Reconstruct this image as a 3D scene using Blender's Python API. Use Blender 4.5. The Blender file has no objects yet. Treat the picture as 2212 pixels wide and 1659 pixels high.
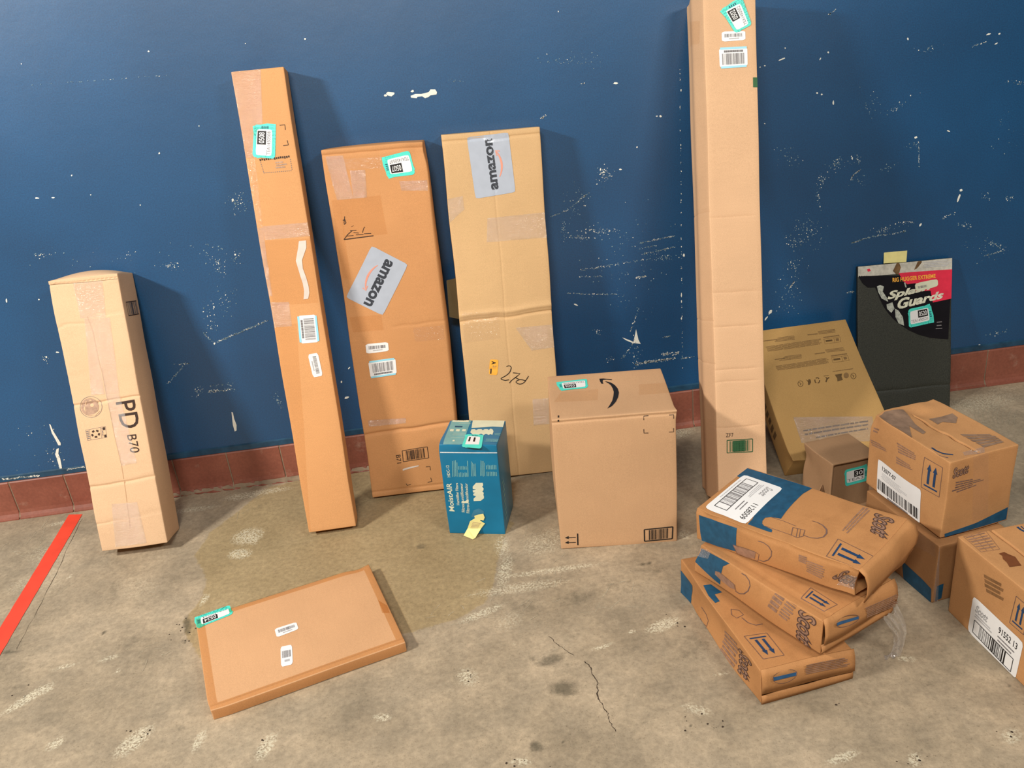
import bpy, math, random
import numpy as np
from mathutils import Matrix, Vector
from mathutils.geometry import tessellate_polygon

random.seed(7)
SC = bpy.context.scene
COL = SC.collection

# ------------------------------------------------------------------ camera
W_PX, H_PX, F_PX = 2212.0, 1659.0, 1880.97
PITCH, YAW, ROLL = 0.431723606, 0.0644026873, -0.105081244
CAM_POS = np.array([0.0, -3.08205, 1.70635])


def cam_axes():
    cy, sy, cp, sp = math.cos(YAW), math.sin(YAW), math.cos(PITCH), math.sin(PITCH)
    fwd = np.array([sy * cp, cy * cp, -sp])
    right = np.array([cy, -sy, 0.0])
    up = np.cross(right, fwd)
    c, s = math.cos(ROLL), math.sin(ROLL)
    return c * right + s * up, -s * right + c * up, fwd


RX, UX, FX = cam_axes()
cam = bpy.data.cameras.new('camera')
cam.sensor_fit = 'HORIZONTAL'
cam.sensor_width = 36.0
cam.lens = 36.0 * F_PX / W_PX
cam.clip_start = 0.05
cam_ob = bpy.data.objects.new('camera', cam)
COL.objects.link(cam_ob)
M = Matrix(((RX[0], UX[0], -FX[0], CAM_POS[0]), (RX[1], UX[1], -FX[1], CAM_POS[1]),
            (RX[2], UX[2], -FX[2], CAM_POS[2]), (0, 0, 0, 1)))
cam_ob.matrix_world = M
SC.camera = cam_ob

# ------------------------------------------------------------------ world, lamps, exposure
world = bpy.data.worlds.new('world')
SC.world = world
world.use_nodes = True
wb = world.node_tree.nodes['Background']
wb.inputs[0].default_value = (1.0, 0.94, 0.86, 1)
wb.inputs[1].default_value = 0.03
SC.view_settings.view_transform = 'Standard'
SC.view_settings.look = 'None'
SC.view_settings.gamma = 1.0
SC.view_settings.use_curve_mapping = False
SC.view_settings.exposure = 0.05


def area(name, loc, target, sx, sy, power, color):
    L = bpy.data.lights.new(name, 'AREA')
    L.shape = 'RECTANGLE'
    L.size, L.size_y, L.energy, L.color = sx, sy, power, color
    o = bpy.data.objects.new(name, L)
    COL.objects.link(o)
    o.location = loc
    d = Vector(target) - Vector(loc)
    o.rotation_euler = d.to_track_quat('-Z', 'Y').to_euler()
    return o


area('ceiling_lamp_left', (-3.2, -2.3, 3.0), (-0.3, 0, 0.5), 0.5, 0.2, 165, (1.0, 0.94, 0.85))
area('ceiling_lamp_centre', (-0.5, -3.9, 3.2), (0.0, 0, 0.6), 1.0, 0.25, 100, (1.0, 0.95, 0.87))
area('ceiling_lamp_right', (2.0, -3.3, 3.1), (0.8, -0.2, 0.3), 0.8, 0.25, 52, (1.0, 0.95, 0.87))


# ------------------------------------------------------------------ rays from photograph coordinates
def ray(px):
    c = np.array([(px[0] - W_PX / 2) / F_PX, -(px[1] - H_PX / 2) / F_PX, 1.0])
    return c[0] * RX + c[1] * UX + c[2] * FX


def on_wall(px, y=0.0):
    d = ray(px)
    return CAM_POS + d * ((y - CAM_POS[1]) / d[1])


def on_floor(px, z=0.0):
    d = ray(px)
    return CAM_POS + d * ((z - CAM_POS[2]) / d[2])


def project(P):
    v = np.asarray(P, float) - CAM_POS
    z = v @ FX
    return np.stack([W_PX / 2 + F_PX * (v @ RX) / z, H_PX / 2 - F_PX * (v @ UX) / z], -1)


def cr(ox, oy, s):
    return lambda *pts: [(ox + x / s, oy + y / s) for x, y in pts]


# ------------------------------------------------------------------ noise
def _h(x, y, z, seed):
    n = (x * 374761393 + y * 668265263 + z * 2147483647 + seed * 974634777) & 0xFFFFFFFF
    n = ((n ^ (n >> 13)) * 1274126177) & 0xFFFFFFFF
    n = (n ^ (n >> 16)) & 0xFFFFFF
    return n / float(0xFFFFFF) * 2 - 1


def vnoise(P, seed=0):
    P = np.asarray(P, float)
    I = np.floor(P).astype(np.int64)
    f = P - I
    f = f * f * (3 - 2 * f)
    r = 0
    for dx in (0, 1):
        for dy in (0, 1):
            for dz in (0, 1):
                w = (f[:, 0] if dx else 1 - f[:, 0]) * (f[:, 1] if dy else 1 - f[:, 1]) * (f[:, 2] if dz else 1 - f[:, 2])
                r = r + w * _h(I[:, 0] + dx, I[:, 1] + dy, I[:, 2] + dz, seed)
    return r


# ------------------------------------------------------------------ materials
def lin(c):
    r = []
    for v in c[:3]:
        v = v / 255.0
        r.append(v / 12.92 if v <= 0.04045 else ((v + 0.055) / 1.055) ** 2.4)
    return (r[0], r[1], r[2], 1.0)


def new_mat(name):
    m = bpy.data.materials.new(name)
    m.use_nodes = True
    nt = m.node_tree
    return m, nt, nt.nodes['Principled BSDF']


def nd(nt, typ, **kw):
    n = nt.nodes.new(typ)
    for k, v in kw.items():
        if k.startswith('i_'):
            n.inputs[k[2:].replace('_', ' ')].default_value = v
        else:
            setattr(n, k, v)
    return n


def noise_node(nt, src, scale, detail=4, rough=0.55):
    n = nt.nodes.new('ShaderNodeTexNoise')
    n.inputs['Scale'].default_value = scale
    n.inputs['Detail'].default_value = detail
    n.inputs['Roughness'].default_value = rough
    nt.links.new(src, n.inputs['Vector'])
    return n.outputs['Fac']


def ramp(nt, fac, p0, c0, p1, c1):
    r = nt.nodes.new('ShaderNodeValToRGB')
    e = r.color_ramp.elements
    e[0].position, e[0].color = p0, c0
    e[1].position, e[1].color = p1, c1
    nt.links.new(fac, r.inputs[0])
    return r.outputs[0]


def mixc(nt, fac, a, b, mode='MIX'):
    m = nt.nodes.new('ShaderNodeMix')
    m.data_type = 'RGBA'
    m.blend_type = mode
    for sock, v in ((m.inputs[0], fac), (m.inputs[6], a), (m.inputs[7], b)):
        if isinstance(v, (int, float, tuple)):
            sock.default_value = v
        else:
            nt.links.new(v, sock)
    return m.outputs[2]


def bump(nt, bsdf, h, strength, dist):
    b = nt.nodes.new('ShaderNodeBump')
    b.inputs['Strength'].default_value = strength
    b.inputs['Distance'].default_value = dist
    nt.links.new(h, b.inputs['Height'])
    nt.links.new(b.outputs[0], bsdf.inputs['Normal'])
    return b


def plain(name, col, rough=0.6, spec=0.4, vary=0.05, scale=30):
    m, nt, b = new_mat(name)
    tc = nt.nodes.new('ShaderNodeTexCoord').outputs['Object']
    f = noise_node(nt, tc, scale)
    c = lin(col)
    lo = tuple(max(0, v * (1 - vary * 2)) for v in c[:3]) + (1,)
    hi = tuple(min(1, v * (1 + vary * 2)) for v in c[:3]) + (1,)
    nt.links.new(ramp(nt, f, 0.3, lo, 0.7, hi), b.inputs['Base Color'])
    b.inputs['Roughness'].default_value = rough
    b.inputs['Specular IOR Level'].default_value = spec
    return m


def cardboard(name, col, dirt=0.0, rough=0.7, flute='z', seed=0.0):
    m, nt, b = new_mat(name)
    tcn = nt.nodes.new('ShaderNodeTexCoord')
    mp = nt.nodes.new('ShaderNodeMapping')
    mp.inputs['Location'].default_value = (seed, seed * 1.7, seed * 0.6)
    nt.links.new(tcn.outputs['Object'], mp.inputs['Vector'])
    tc = mp.outputs[0]
    c = lin(col)
    k = lambda a: tuple(min(1, v * a) for v in c[:3]) + (1,)
    base = ramp(nt, noise_node(nt, tc, 3.0, 3), 0.3, k(0.93), 0.7, k(1.06))
    fib = ramp(nt, noise_node(nt, tc, 420.0, 2, 0.7), 0.3, (0.90, 0.89, 0.88, 1), 0.7, (1.07, 1.07, 1.07, 1))
    out = mixc(nt, 1.0, base, fib, 'MULTIPLY')
    mp2 = nt.nodes.new('ShaderNodeMapping')
    mp2.inputs['Scale'].default_value = (1, 1, 9) if flute == 'z' else ((9, 1, 1) if flute == 'x' else (1, 9, 1))
    nt.links.new(tcn.outputs['Object'], mp2.inputs['Vector'])
    st = ramp(nt, noise_node(nt, mp2.outputs[0], 14.0, 5, 0.6), 0.3, (0.985, 0.983, 0.98, 1), 0.7, (1.015, 1.015, 1.015, 1))
    out = mixc(nt, 1.0, out, st, 'MULTIPLY')
    if dirt > 0:
        d = ramp(nt, noise_node(nt, tc, 9.0, 6, 0.65), 0.48, (1, 1, 1, 1), 0.75, (0.62, 0.58, 0.54, 1))
        out = mixc(nt, dirt, out, mixc(nt, 1.0, out, d, 'MULTIPLY'))
    nt.links.new(out, b.inputs['Base Color'])
    b.inputs['Roughness'].default_value = rough
    b.inputs['Specular IOR Level'].default_value = 0.25
    bump(nt, b, noise_node(nt, mp2.outputs[0], 60.0, 5, 0.6), 0.10, 0.001)
    return m


def tape_mat(name, tint, wrinkle=0.5, gloss=0.16, scale=60.0, stretch=(1, 1, 1), haze=0.0, dist=0.007):
    m = bpy.data.materials.new(name)
    m.use_nodes = True
    nt = m.node_tree
    nt.nodes.clear()
    out = nt.nodes.new('ShaderNodeOutputMaterial')
    tr = nt.nodes.new('ShaderNodeBsdfTransparent')
    tr.inputs[0].default_value = lin(tint)
    gl = nt.nodes.new('ShaderNodeBsdfGlossy')
    gl.inputs['Roughness'].default_value = 0.13
    gl.inputs[0].default_value = (1, 1, 1, 1)
    mx = nt.nodes.new('ShaderNodeMixShader')
    mx.inputs[0].default_value = gloss
    nt.links.new(tr.outputs[0], mx.inputs[1])
    nt.links.new(gl.outputs[0], mx.inputs[2])
    nt.links.new(mx.outputs[0], out.inputs[0])
    if haze:
        df = nt.nodes.new('ShaderNodeBsdfDiffuse')
        df.inputs[0].default_value = (0.85, 0.82, 0.8, 1)
        m2 = nt.nodes.new('ShaderNodeMixShader')
        m2.inputs[0].default_value = haze
        nt.links.new(mx.outputs[0], m2.inputs[1])
        nt.links.new(df.outputs[0], m2.inputs[2])
        nt.links.new(m2.outputs[0], out.inputs[0])
    tc = nt.nodes.new('ShaderNodeTexCoord').outputs['Object']
    mp = nt.nodes.new('ShaderNodeMapping')
    mp.inputs['Scale'].default_value = stretch
    nt.links.new(tc, mp.inputs['Vector'])
    h = noise_node(nt, mp.outputs[0], scale, 3, 0.6)
    b = nt.nodes.new('ShaderNodeBump')
    b.inputs['Strength'].default_value = wrinkle
    b.inputs['Distance'].default_value = dist
    nt.links.new(h, b.inputs['Height'])
    nt.links.new(b.outputs[0], gl.inputs['Normal'])
    return m


MAT = {}
MAT['paper'] = plain('white_label_paper', (236, 236, 236), 0.45, 0.5, 0.01)
MAT['ink'] = plain('black_ink', (28, 25, 26), 0.5, 0.4, 0.05)
MAT['softink'] = plain('grey_ink', (120, 116, 118), 0.55, 0.3, 0.05)
MAT['paleink'] = plain('pale_grey_ink', (185, 184, 186), 0.55, 0.3, 0.03)
MAT['teal'] = plain('teal_label_paper', (78, 222, 205), 0.45, 0.5, 0.03)
MAT['lightblue'] = plain('light_blue_label_edge', (150, 215, 235), 0.45, 0.5, 0.02)
MAT['silver'] = plain('silver_grey_label_film', (178, 186, 200), 0.22, 0.6, 0.02)
MAT['labelgrey'] = plain('dark_grey_logo_ink', (58, 62, 70), 0.4, 0.4, 0.05)
MAT['orange_ink'] = plain('orange_ink', (226, 150, 128), 0.45, 0.4, 0.03)
MAT['boxink'] = plain('brown_black_box_print', (58, 42, 34), 0.6, 0.3, 0.1)
MAT['greenink'] = plain('green_box_print', (52, 98, 62), 0.6, 0.3, 0.05)
MAT['stamp'] = plain('grey_brown_stamp_ink', (178, 146, 124), 0.6, 0.3, 0.1, 90)
MAT['scottink'] = plain('purple_grey_print', (112, 88, 82), 0.6, 0.3, 0.12, 60)
MAT['scottfill'] = plain('faint_purple_grey_print', (148, 114, 94), 0.6, 0.3, 0.12, 60)
MAT['scottblue'] = plain('dark_blue_box_print', (28, 78, 108), 0.55, 0.4, 0.1, 50)
MAT['arrowblue'] = plain('navy_blue_print', (32, 62, 98), 0.55, 0.4, 0.1, 50)
MAT['orange'] = plain('orange_sticker', (250, 180, 70), 0.45, 0.4, 0.02)
MAT['yellow'] = plain('yellow_note_paper', (232, 222, 150), 0.6, 0.3, 0.04)
MAT['torn'] = plain('torn_paper', (214, 202, 192), 0.7, 0.2, 0.04)
MAT['cream'] = plain('cream_print', (214, 216, 190), 0.5, 0.4, 0.03)
MAT['marker'] = plain('black_marker', (32, 26, 22), 0.45, 0.4, 0.05)
MAT['tape'] = tape_mat('clear_packing_tape', (254, 253, 252), 1.0, 0.04, 70, haze=0.02, dist=0.006)
MAT['tapewr'] = tape_mat('wrinkled_clear_tape', (254, 253, 252), 1.0, 0.17, 80, (1, 1, 1.8), haze=0.09, dist=0.0115)
MAT['tapeedge'] = tape_mat('brown_edge_tape', (253, 250, 246), 0.35, 0.02, 30)
MAT['film'] = tape_mat('clear_plastic_film', (250, 250, 250), 1.0, 0.3, 26, (2.5, 2.5, 0.6), haze=0.13, dist=0.012)
MAT['browntape'] = tape_mat('brown_edge_tape_strip', (247, 236, 220), 0.35, 0.03, 30)


# ------------------------------------------------------------------ mesh helpers
def mesh_obj(name, verts, faces, mats, fm=None, parent=None, smooth=False):
    me = bpy.data.meshes.new(name)
    me.from_pydata([tuple(map(float, v)) for v in verts], [], [tuple(map(int, f)) for f in faces])
    for m in (mats if isinstance(mats, (list, tuple)) else [mats]):
        me.materials.append(m)
    if fm is not None:
        me.polygons.foreach_set('material_index', np.asarray(fm, dtype=np.int32))
    if smooth:
        me.polygons.foreach_set('use_smooth', np.ones(len(me.polygons), dtype=bool))
    me.update()
    o = bpy.data.objects.new(name, me)
    COL.objects.link(o)
    if parent is not None:
        o.parent = parent
    return o


def tag(o, label=None, cat=None, group=None, kind=None):
    if label:
        o['label'] = label
    if cat:
        o['category'] = cat
    if group:
        o['group'] = group
    if kind:
        o['kind'] = kind
    return o


_text_cache = {}


def text_shape(s, bold=0.0, shear=0.0, outline=0.0):
    key = (s, bold, shear, outline)
    if key in _text_cache:
        return _text_cache[key]
    cu = bpy.data.curves.new('txt', 'FONT')
    cu.body = s
    cu.offset = bold
    cu.shear = shear
    cu.resolution_u = 3
    if outline > 0:
        cu.fill_mode = 'NONE'
        cu.bevel_depth = outline
        cu.bevel_resolution = 0
    o = bpy.data.objects.new('txt', cu)
    COL.objects.link(o)
    bpy.context.view_layer.update()
    dg = bpy.context.evaluated_depsgraph_get()
    me = bpy.data.meshes.new_from_object(o.evaluated_get(dg))
    V = np.array([v.co[:2] for v in me.vertices])
    F = [tuple(p.vertices) for p in me.polygons]
    bpy.data.objects.remove(o)
    bpy.data.curves.remove(cu)
    bpy.data.meshes.remove(me)
    lo, hi = V.min(0), V.max(0)
    V = (V - lo) / (hi - lo)
    _text_cache[key] = (V, F)
    return V, F


# ------------------------------------------------------------------ boxes
def rot_of(yaw, lean, side):
    yaw, lean, side = map(math.radians, (yaw, lean, side))
    c, s = math.cos, math.sin
    Rz = np.array([[c(yaw), -s(yaw), 0], [s(yaw), c(yaw), 0], [0, 0, 1]])
    Rx = np.array([[1, 0, 0], [0, c(lean), -s(lean)], [0, s(lean), c(lean)]])
    Ry = np.array([[c(side), 0, s(side)], [0, 1, 0], [-s(side), 0, c(side)]])
    return Rz @ Rx @ Ry


FACES = {'front': (1, 0), 'back': (1, 1), 'left': (0, 0), 'right': (0, 1), 'bottom': (2, 0), 'top': (2, 1)}


class Carton:
    def __init__(s, name, label, cat, pos, ang, dim, mat, body='cardboard_body', r=0.003, cell=0.012,
                 fields=(), corners=None, lines=None, group=None):
        s.dim = np.array(dim, float)
        s.pos = np.array(pos, float)
        s.R = rot_of(*ang)
        s.r = r
        s.fields = list(fields)
        s.corners = corners or {}
        s.root = bpy.data.objects.new(name, None)
        s.root.empty_display_size = 0.05
        COL.objects.link(s.root)
        s.root.matrix_world = Matrix([list(s.R[i]) + [s.pos[i]] for i in range(3)] + [[0, 0, 0, 1]])
        tag(s.root, label, cat, group)
        s.mat = mat
        if body:
            s.build_body(body, cell, lines or {})

    def fn(s, face):
        ax, sd = FACES[face]
        n = np.zeros(3)
        n[ax] = 1 if sd else -1
        return n

    def fp(s, face, st):
        st = np.atleast_2d(st)
        ax, sd = FACES[face]
        P = np.zeros((len(st), 3))
        o = [i for i in range(3) if i != ax]
        P[:, o[0]] = st[:, 0]
        P[:, o[1]] = st[:, 1]
        P[:, ax] = s.dim[ax] if sd else 0
        return P

    def warp(s, P, flat=False):
        P = np.asarray(P, float)
        D = s.dim
        if flat:
            X = P.copy()
        else:
            r = s.r
            q = np.clip(P, r, D - r)
            v = P - q
            L = np.linalg.norm(v, axis=1, keepdims=True)
            X = q + v / np.maximum(L, 1e-9) * np.minimum(L, r)
        for f in s.fields:
            X = X + f(P, D)
        if s.corners:
            n = np.clip(P / D, 0, 1)
            for k, off in s.corners.items():
                w = np.ones(len(P))
                for a in range(3):
                    w = w * (n[:, a] if k[a] else 1 - n[:, a])
                X = X + w[:, None] * np.array(off, float)
        return X

    def surf(s, face, st, off=0.0, flat=True):
        return s.warp(s.fp(face, st), flat) + s.fn(face) * off

    def world(s, X):
        return X @ s.R.T + s.pos

    def st(s, face, px):
        """photograph point -> coordinates on a face"""
        ax, sd = FACES[face]
        o = [i for i in range(3) if i != ax]
        x = np.array([s.dim[o[0]] / 2, s.dim[o[1]] / 2])
        px = np.array(px, float)
        for _ in range(8):
            p0 = project(s.world(s.surf(face, x)))[0]
            e = px - p0
            h = 1e-4
            J = np.stack([(project(s.world(s.surf(face, x + d)))[0] - p0) / h for d in (np.array([h, 0]), np.array([0, h]))], 1)
            x = x + np.linalg.solve(J, e)
            if np.abs(e).max() < 0.05:
                break
        return x

    def build_body(s, name, cell, lines):
        D, r = s.dim, s.r
        C = []
        for a in range(3):
            n = max(2, int(round((D[a] - 2 * r) / cell)))
            c = [0, r * 0.45, r] + list(np.linspace(r, D[a] - r, n + 1)[1:-1]) + [D[a] - r, D[a] - r * 0.45, D[a]]
            for v in lines.get(a, []):
                c.append(v)
            c = np.unique(np.round(np.clip(c, 0, D[a]), 5))
            C.append(c)
        PV, Q, base = [], [], 0
        for ax, sd in FACES.values():
            o = [i for i in range(3) if i != ax]
            A, B = C[o[0]], C[o[1]]
            g = np.zeros((len(A), len(B), 3))
            g[:, :, o[0]] = A[:, None]
            g[:, :, o[1]] = B[None, :]
            g[:, :, ax] = D[ax] if sd else 0
            idx = np.arange(len(A) * len(B)).reshape(len(A), len(B)) + base
            q = np.stack([idx[:-1, :-1], idx[1:, :-1], idx[1:, 1:], idx[:-1, 1:]], -1).reshape(-1, 4)
            flip = (sd == 0) != (ax == 1)
            if flip:
                q = q[:, ::-1]
            PV.append(g.reshape(-1, 3))
            Q.append(q)
            base += len(A) * len(B)
        P = np.concatenate(PV)
        Q = np.concatenate(Q)
        key = np.round(P * 1e5).astype(np.int64)
        _, first, inv = np.unique(key, axis=0, return_index=True, return_inverse=True)
        inv = inv.reshape(-1)
        s.body = mesh_obj(name, s.warp(P[first]), inv[Q], s.mat, None, s.root, True)
        return s.body


# displacement fields (smooth lumps, bulges, creases, dents of real cardboard)
def f_noise(amp, scale, seed):
    return lambda P, D: np.stack([vnoise(P * scale + 3.1, seed + i) for i in range(3)], 1) * amp


def f_bulge(face, amp, pw=1.0):
    ax, sd = FACES[face]

    def f(P, D):
        n = np.clip(P / D, 0, 1)
        w = n[:, ax] if sd else 1 - n[:, ax]
        for a in range(3):
            if a != ax:
                w = w * np.sin(np.pi * n[:, a]) ** pw
        out = np.zeros_like(P)
        out[:, ax] = w * amp * (1 if sd else -1)
        return out
    return f


def f_crease(face, axis, pos, depth, width, slope=0.0, wob=0.0, seed=1, rng=None):
    ax, sd = FACES[face]
    oth = [i for i in range(3) if i not in (ax, axis)][0]

    def f(P, D):
        c = P[:, axis] - pos - slope * P[:, oth]
        if wob:
            c = c + wob * vnoise(np.stack([P[:, oth] * 30, P[:, oth] * 0, P[:, oth] * 0], 1), seed)
        d = (D[ax] - P[:, ax]) if sd else P[:, ax]
        w = np.exp(-(c / width) ** 2) * np.exp(-(d / 0.02) ** 2)
        if rng:
            u = P[:, oth] / D[oth]
            w = w * np.clip((u - rng[0]) / 0.06, 0, 1) * np.clip((rng[1] - u) / 0.06, 0, 1)
        out = np.zeros_like(P)
        out[:, ax] = w * depth * (-1 if sd else 1)
        return out
    return f


def f_dent(p, rad, vec):
    p = np.array(p, float)
    vec = np.array(vec, float)
    return lambda P, D: np.exp(-(np.linalg.norm(P - p * D, axis=1) / rad) ** 2)[:, None] * vec


def f_recess(face, depth, inset=0.004):
    ax, sd = FACES[face]

    def f(P, D):
        on = np.abs(P[:, ax] - (D[ax] if sd else 0.0)) < 1e-6
        inner = np.full(len(P), 9.0)
        for a in range(3):
            if a != ax:
                inner = np.minimum(inner, np.minimum(P[:, a], D[a] - P[:, a]))
        out = np.zeros_like(P)
        out[:, ax] = on * depth * np.clip((inner - inset) / 0.003, 0, 1) * (-1 if sd else 1)
        return out
    f.recess = True
    return f


def refine(SV, F, M, lim=0.012):
    """split large print polygons into small triangles so that they follow the lumpy surface"""
    V = [tuple(v) for v in SV]
    oF, oM = [], []
    for f, m_ in zip(F, M):
        P = np.array([V[i] for i in f])
        if np.ptp(P, axis=0).max() <= lim:
            oF.append(tuple(f))
            oM.append(m_)
            continue
        if len(f) == 3:
            tris = [tuple(f)]
        elif len(f) == 4 and max(np.linalg.norm(P[0] - P[1]), 0) < 0:
            tris = []
        else:
            tris = [tuple(f[i] for i in t) for t in tessellate_polygon([[Vector((p[0], p[1], 0)) for p in P]])]
        st = list(tris)
        while st:
            a, b, c = st.pop()
            e = [(math.dist(V[a], V[b]), a, b, c), (math.dist(V[b], V[c]), b, c, a), (math.dist(V[c], V[a]), c, a, b)]
            L, x, y, z = max(e)
            if L <= lim or len(oF) > 60000:
                oF.append((a, b, c))
                oM.append(m_)
                continue
            V.append(((V[x][0] + V[y][0]) / 2, (V[x][1] + V[y][1]) / 2))
            n = len(V) - 1
            st += [(x, n, z), (n, y, z)]
    return np.array(V), oF, oM


# ------------------------------------------------------------------ decals: labels, print, tape conforming to a face
class Decal:
    def __init__(s, box, face, quad=None, st=None):
        s.box, s.face = box, face
        s.q = np.array([box.st(face, p) for p in quad]) if quad is not None else np.array(st, float)
        s.V, s.F, s.M, s.mats = [], [], [], []

    def uv(s, uv):
        uv = np.atleast_2d(np.asarray(uv, float))
        u, v = uv[:, :1], uv[:, 1:]
        return (1 - u) * (1 - v) * s.q[0] + u * (1 - v) * s.q[1] + u * v * s.q[2] + (1 - u) * v * s.q[3]

    def _mi(s, m):
        m = MAT[m] if isinstance(m, str) else m
        if m not in s.mats:
            s.mats.append(m)
        return s.mats.index(m)

    def add_st(s, V, F, m):
        b = len(s.V)
        s.V += [tuple(v) for v in V]
        s.F += [tuple(i + b for i in f) for f in F]
        s.M += [s._mi(m)] * len(F)
        return s

    def poly(s, uv, m):
        return s.add_st(s.uv(uv), [tuple(range(len(uv)))], m)

    def polypx(s, pts, m):
        V = [s.box.st(s.face, p) for p in pts]
        return s.add_st(V, [tuple(range(len(V)))], m)

    def grid(s, m, nu=12, nv=12, round_=0.0, u0=0, v0=0, u1=1, v1=1):
        U, Vv = np.linspace(u0, u1, nu + 1), np.linspace(v0, v1, nv + 1)
        g = np.array([(a, b) for a in U for b in Vv])
        if round_:
            for i, (a, b) in enumerate(g):
                if a in (u0, u1) and b in (v0, v1):
                    g[i] = (a + (round_ if a == u0 else -round_), b + (round_ if b == v0 else -round_))
        F = [(i * (nv + 1) + j, (i + 1) * (nv + 1) + j, (i + 1) * (nv + 1) + j + 1, i * (nv + 1) + j + 1)
             for i in range(nu) for j in range(nv)]
        return s.add_st(s.uv(g), F, m)

    def rect(s, u0, v0, u1, v1, m, n=1):
        for i in range(n):
            a, b = u0 + (u1 - u0) * i / n, u0 + (u1 - u0) * (i + 1) / n
            s.poly([(a, v0), (b, v0), (b, v1), (a, v1)], m)
        return s

    def stroke_st(s, P, w, m, closed=False):
        P = np.array(P, float)
        if closed:
            P = np.vstack([P, P[:1]])
        T = np.gradient(P, axis=0)
        T /= np.linalg.norm(T, axis=1, keepdims=True) + 1e-12
        N = np.stack([-T[:, 1], T[:, 0]], 1)
        ww = np.broadcast_to(np.asarray(w, float), (len(P),))[:, None] / 2
        V = np.vstack([P + N * ww, P - N * ww])
        n = len(P)
        return s.add_st(V, [(i, i + 1, n + i + 1, n + i) for i in range(n - 1)], m)

    def stroke(s, uv, w, m, closed=False):
        return s.stroke_st(s.uv(uv), w, m, closed)

    def strokepx(s, pts, w, m, closed=False):
        return s.stroke_st([s.box.st(s.face, p) for p in pts], w, m, closed)

    def text(s, t, u0, v0, u1, v1, m, bold=0.0, shear=0.0, outline=0.0):
        V, F = text_shape(t, bold, shear, outline)
        uv = np.stack([u0 + V[:, 0] * (u1 - u0), v1 - V[:, 1] * (v1 - v0)], 1)
        return s.add_st(s.uv(uv), F, m)

    def barcode(s, u0, v0, u1, v1, m, n=34, seed=1, fill=0.5):
        rnd = random.Random(seed)
        x = u0
        step = (u1 - u0) / n
        while x < u1 - step * 0.4:
            w = step * rnd.choice((0.35, 0.35, 0.6, 1.0, 1.4)) * fill * 2
            s.rect(x, v0, min(u1, x + w * 0.6), v1, m)
            x += w * 0.6 + step * rnd.choice((0.35, 0.5, 0.8)) * 1.0
        return s

    def greek(s, u0, v0, u1, v1, rows, m, seed=1, fill=0.5, ragged=0.2, word=0.06):
        rnd = random.Random(seed)
        rh = (v1 - v0) / rows
        for i in range(rows):
            x = u0 + (rnd.random() * ragged * (u1 - u0) * 0.3)
            end = u1 - rnd.random() * ragged * (u1 - u0)
            while x < end:
                w = word * (0.5 + rnd.random()) * (u1 - u0)
                s.rect(x, v0 + i * rh, min(end, x + w), v0 + (i + fill) * rh, m)
                x += w + 0.012 * (u1 - u0)
        return s

    def build(s, name, off, parent=None, label=None, flat=True, clamp=True):
        SV = np.array(s.V)
        if clamp:
            ax_, _ = FACES[s.face]
            o_ = [i for i in range(3) if i != ax_]
            for k in (0, 1):
                SV[:, k] = np.clip(SV[:, k], 0.0006, s.box.dim[o_[k]] - 0.0006)
        SV, s.F, s.M = refine(SV, s.F, s.M)
        V = s.box.surf(s.face, SV, off, flat)
        ax, sd = FACES[s.face]
        # make every polygon face outwards
        n = s.box.fn(s.face)
        F = []
        for f in s.F:
            a, b, c = V[f[0]], V[f[1]], V[f[2]]
            nn = np.cross(b - a, c - a)
            if len(f) > 3:
                nn = sum(np.cross(V[f[i]] - V[f[0]], V[f[(i + 1) % len(f)]] - V[f[0]]) for i in range(1, len(f)))
            F.append(f if nn @ n >= 0 else f[::-1])
        o = mesh_obj(name, V, F, s.mats, s.M, parent or s.box.root)
        if label:
            o['label'] = label
        return o


def inventory_label(box, face, quad, number, code='', off=0.0011, under=True, nq=True):
    d = Decal(box, face, quad)
    d.grid('teal', 10, 10, 0.035)
    if under:
        d.poly([(-0.03, 0.2), (0.95, -0.06), (1.04, 0.6), (1.02, 1.0), (0.1, 1.0)], 'teal')
    lab = d.build('inventory_label', off, None, 'teal bordered inventory sticker' + (' number ' + number if number else ''), clamp=False)
    w = Decal(box, face, st=d.q)
    w.grid('paper', 6, 6, 0.02, 0.07, 0.14, 0.86, 0.84)
    w.build('label_panel', off + 0.0005, lab)
    p = Decal(box, face, st=d.q)
    if number:
        p.rect(0.40, 0.18, 0.81, 0.57, 'ink')
        if code:
            p.text(code, 0.10, 0.62, 0.80, 0.77, 'softink')
    else:
        p.rect(0.45, 0.24, 0.78, 0.33, 'ink')
        p.rect(0.45, 0.50, 0.78, 0.60, 'ink')
    p.greek(0.88, 0.35, 0.97, 0.7, 4, 'scottblue', 3, 0.5)
    p.build('label_print', off + 0.0009, lab)
    if number:
        t = Decal(box, face, st=d.q)
        t.text(number, 0.44, 0.25, 0.77, 0.50, 'paper', 0.01)
        t.build('label_number', off + 0.0014, lab)
    return lab


def barcode_label(box, face, quad, blue=False, seed=1, off=0.0011, name='barcode_label'):
    d = Decal(box, face, quad)
    d.grid('paper', 8, 8, 0.05)
    if blue:
        pass
    lab = d.build(name, off, None, 'white barcode sticker' + (' with pale blue edges' if blue else ''))
    p = Decal(box, face, st=d.q)
    if blue:
        p.rect(0.04, 0.0, 0.96, 0.10, 'lightblue')
        p.rect(0.02, 0.90, 0.96, 1.0, 'lightblue')
        p.barcode(0.12, 0.17, 0.90, 0.70, 'softink', 30, seed)
        p.greek(0.15, 0.75, 0.85, 0.86, 1, 'softink', seed, 0.9, 0.05, 0.09)
    else:
        p.barcode(0.12, 0.25, 0.88, 0.60, 'softink', 34, seed)
        p.greek(0.3, 0.70, 0.75, 0.85, 1, 'paleink', seed, 0.7, 0.05, 0.1)
    p.build('label_print', off + 0.0006, lab)
    return lab


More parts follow.
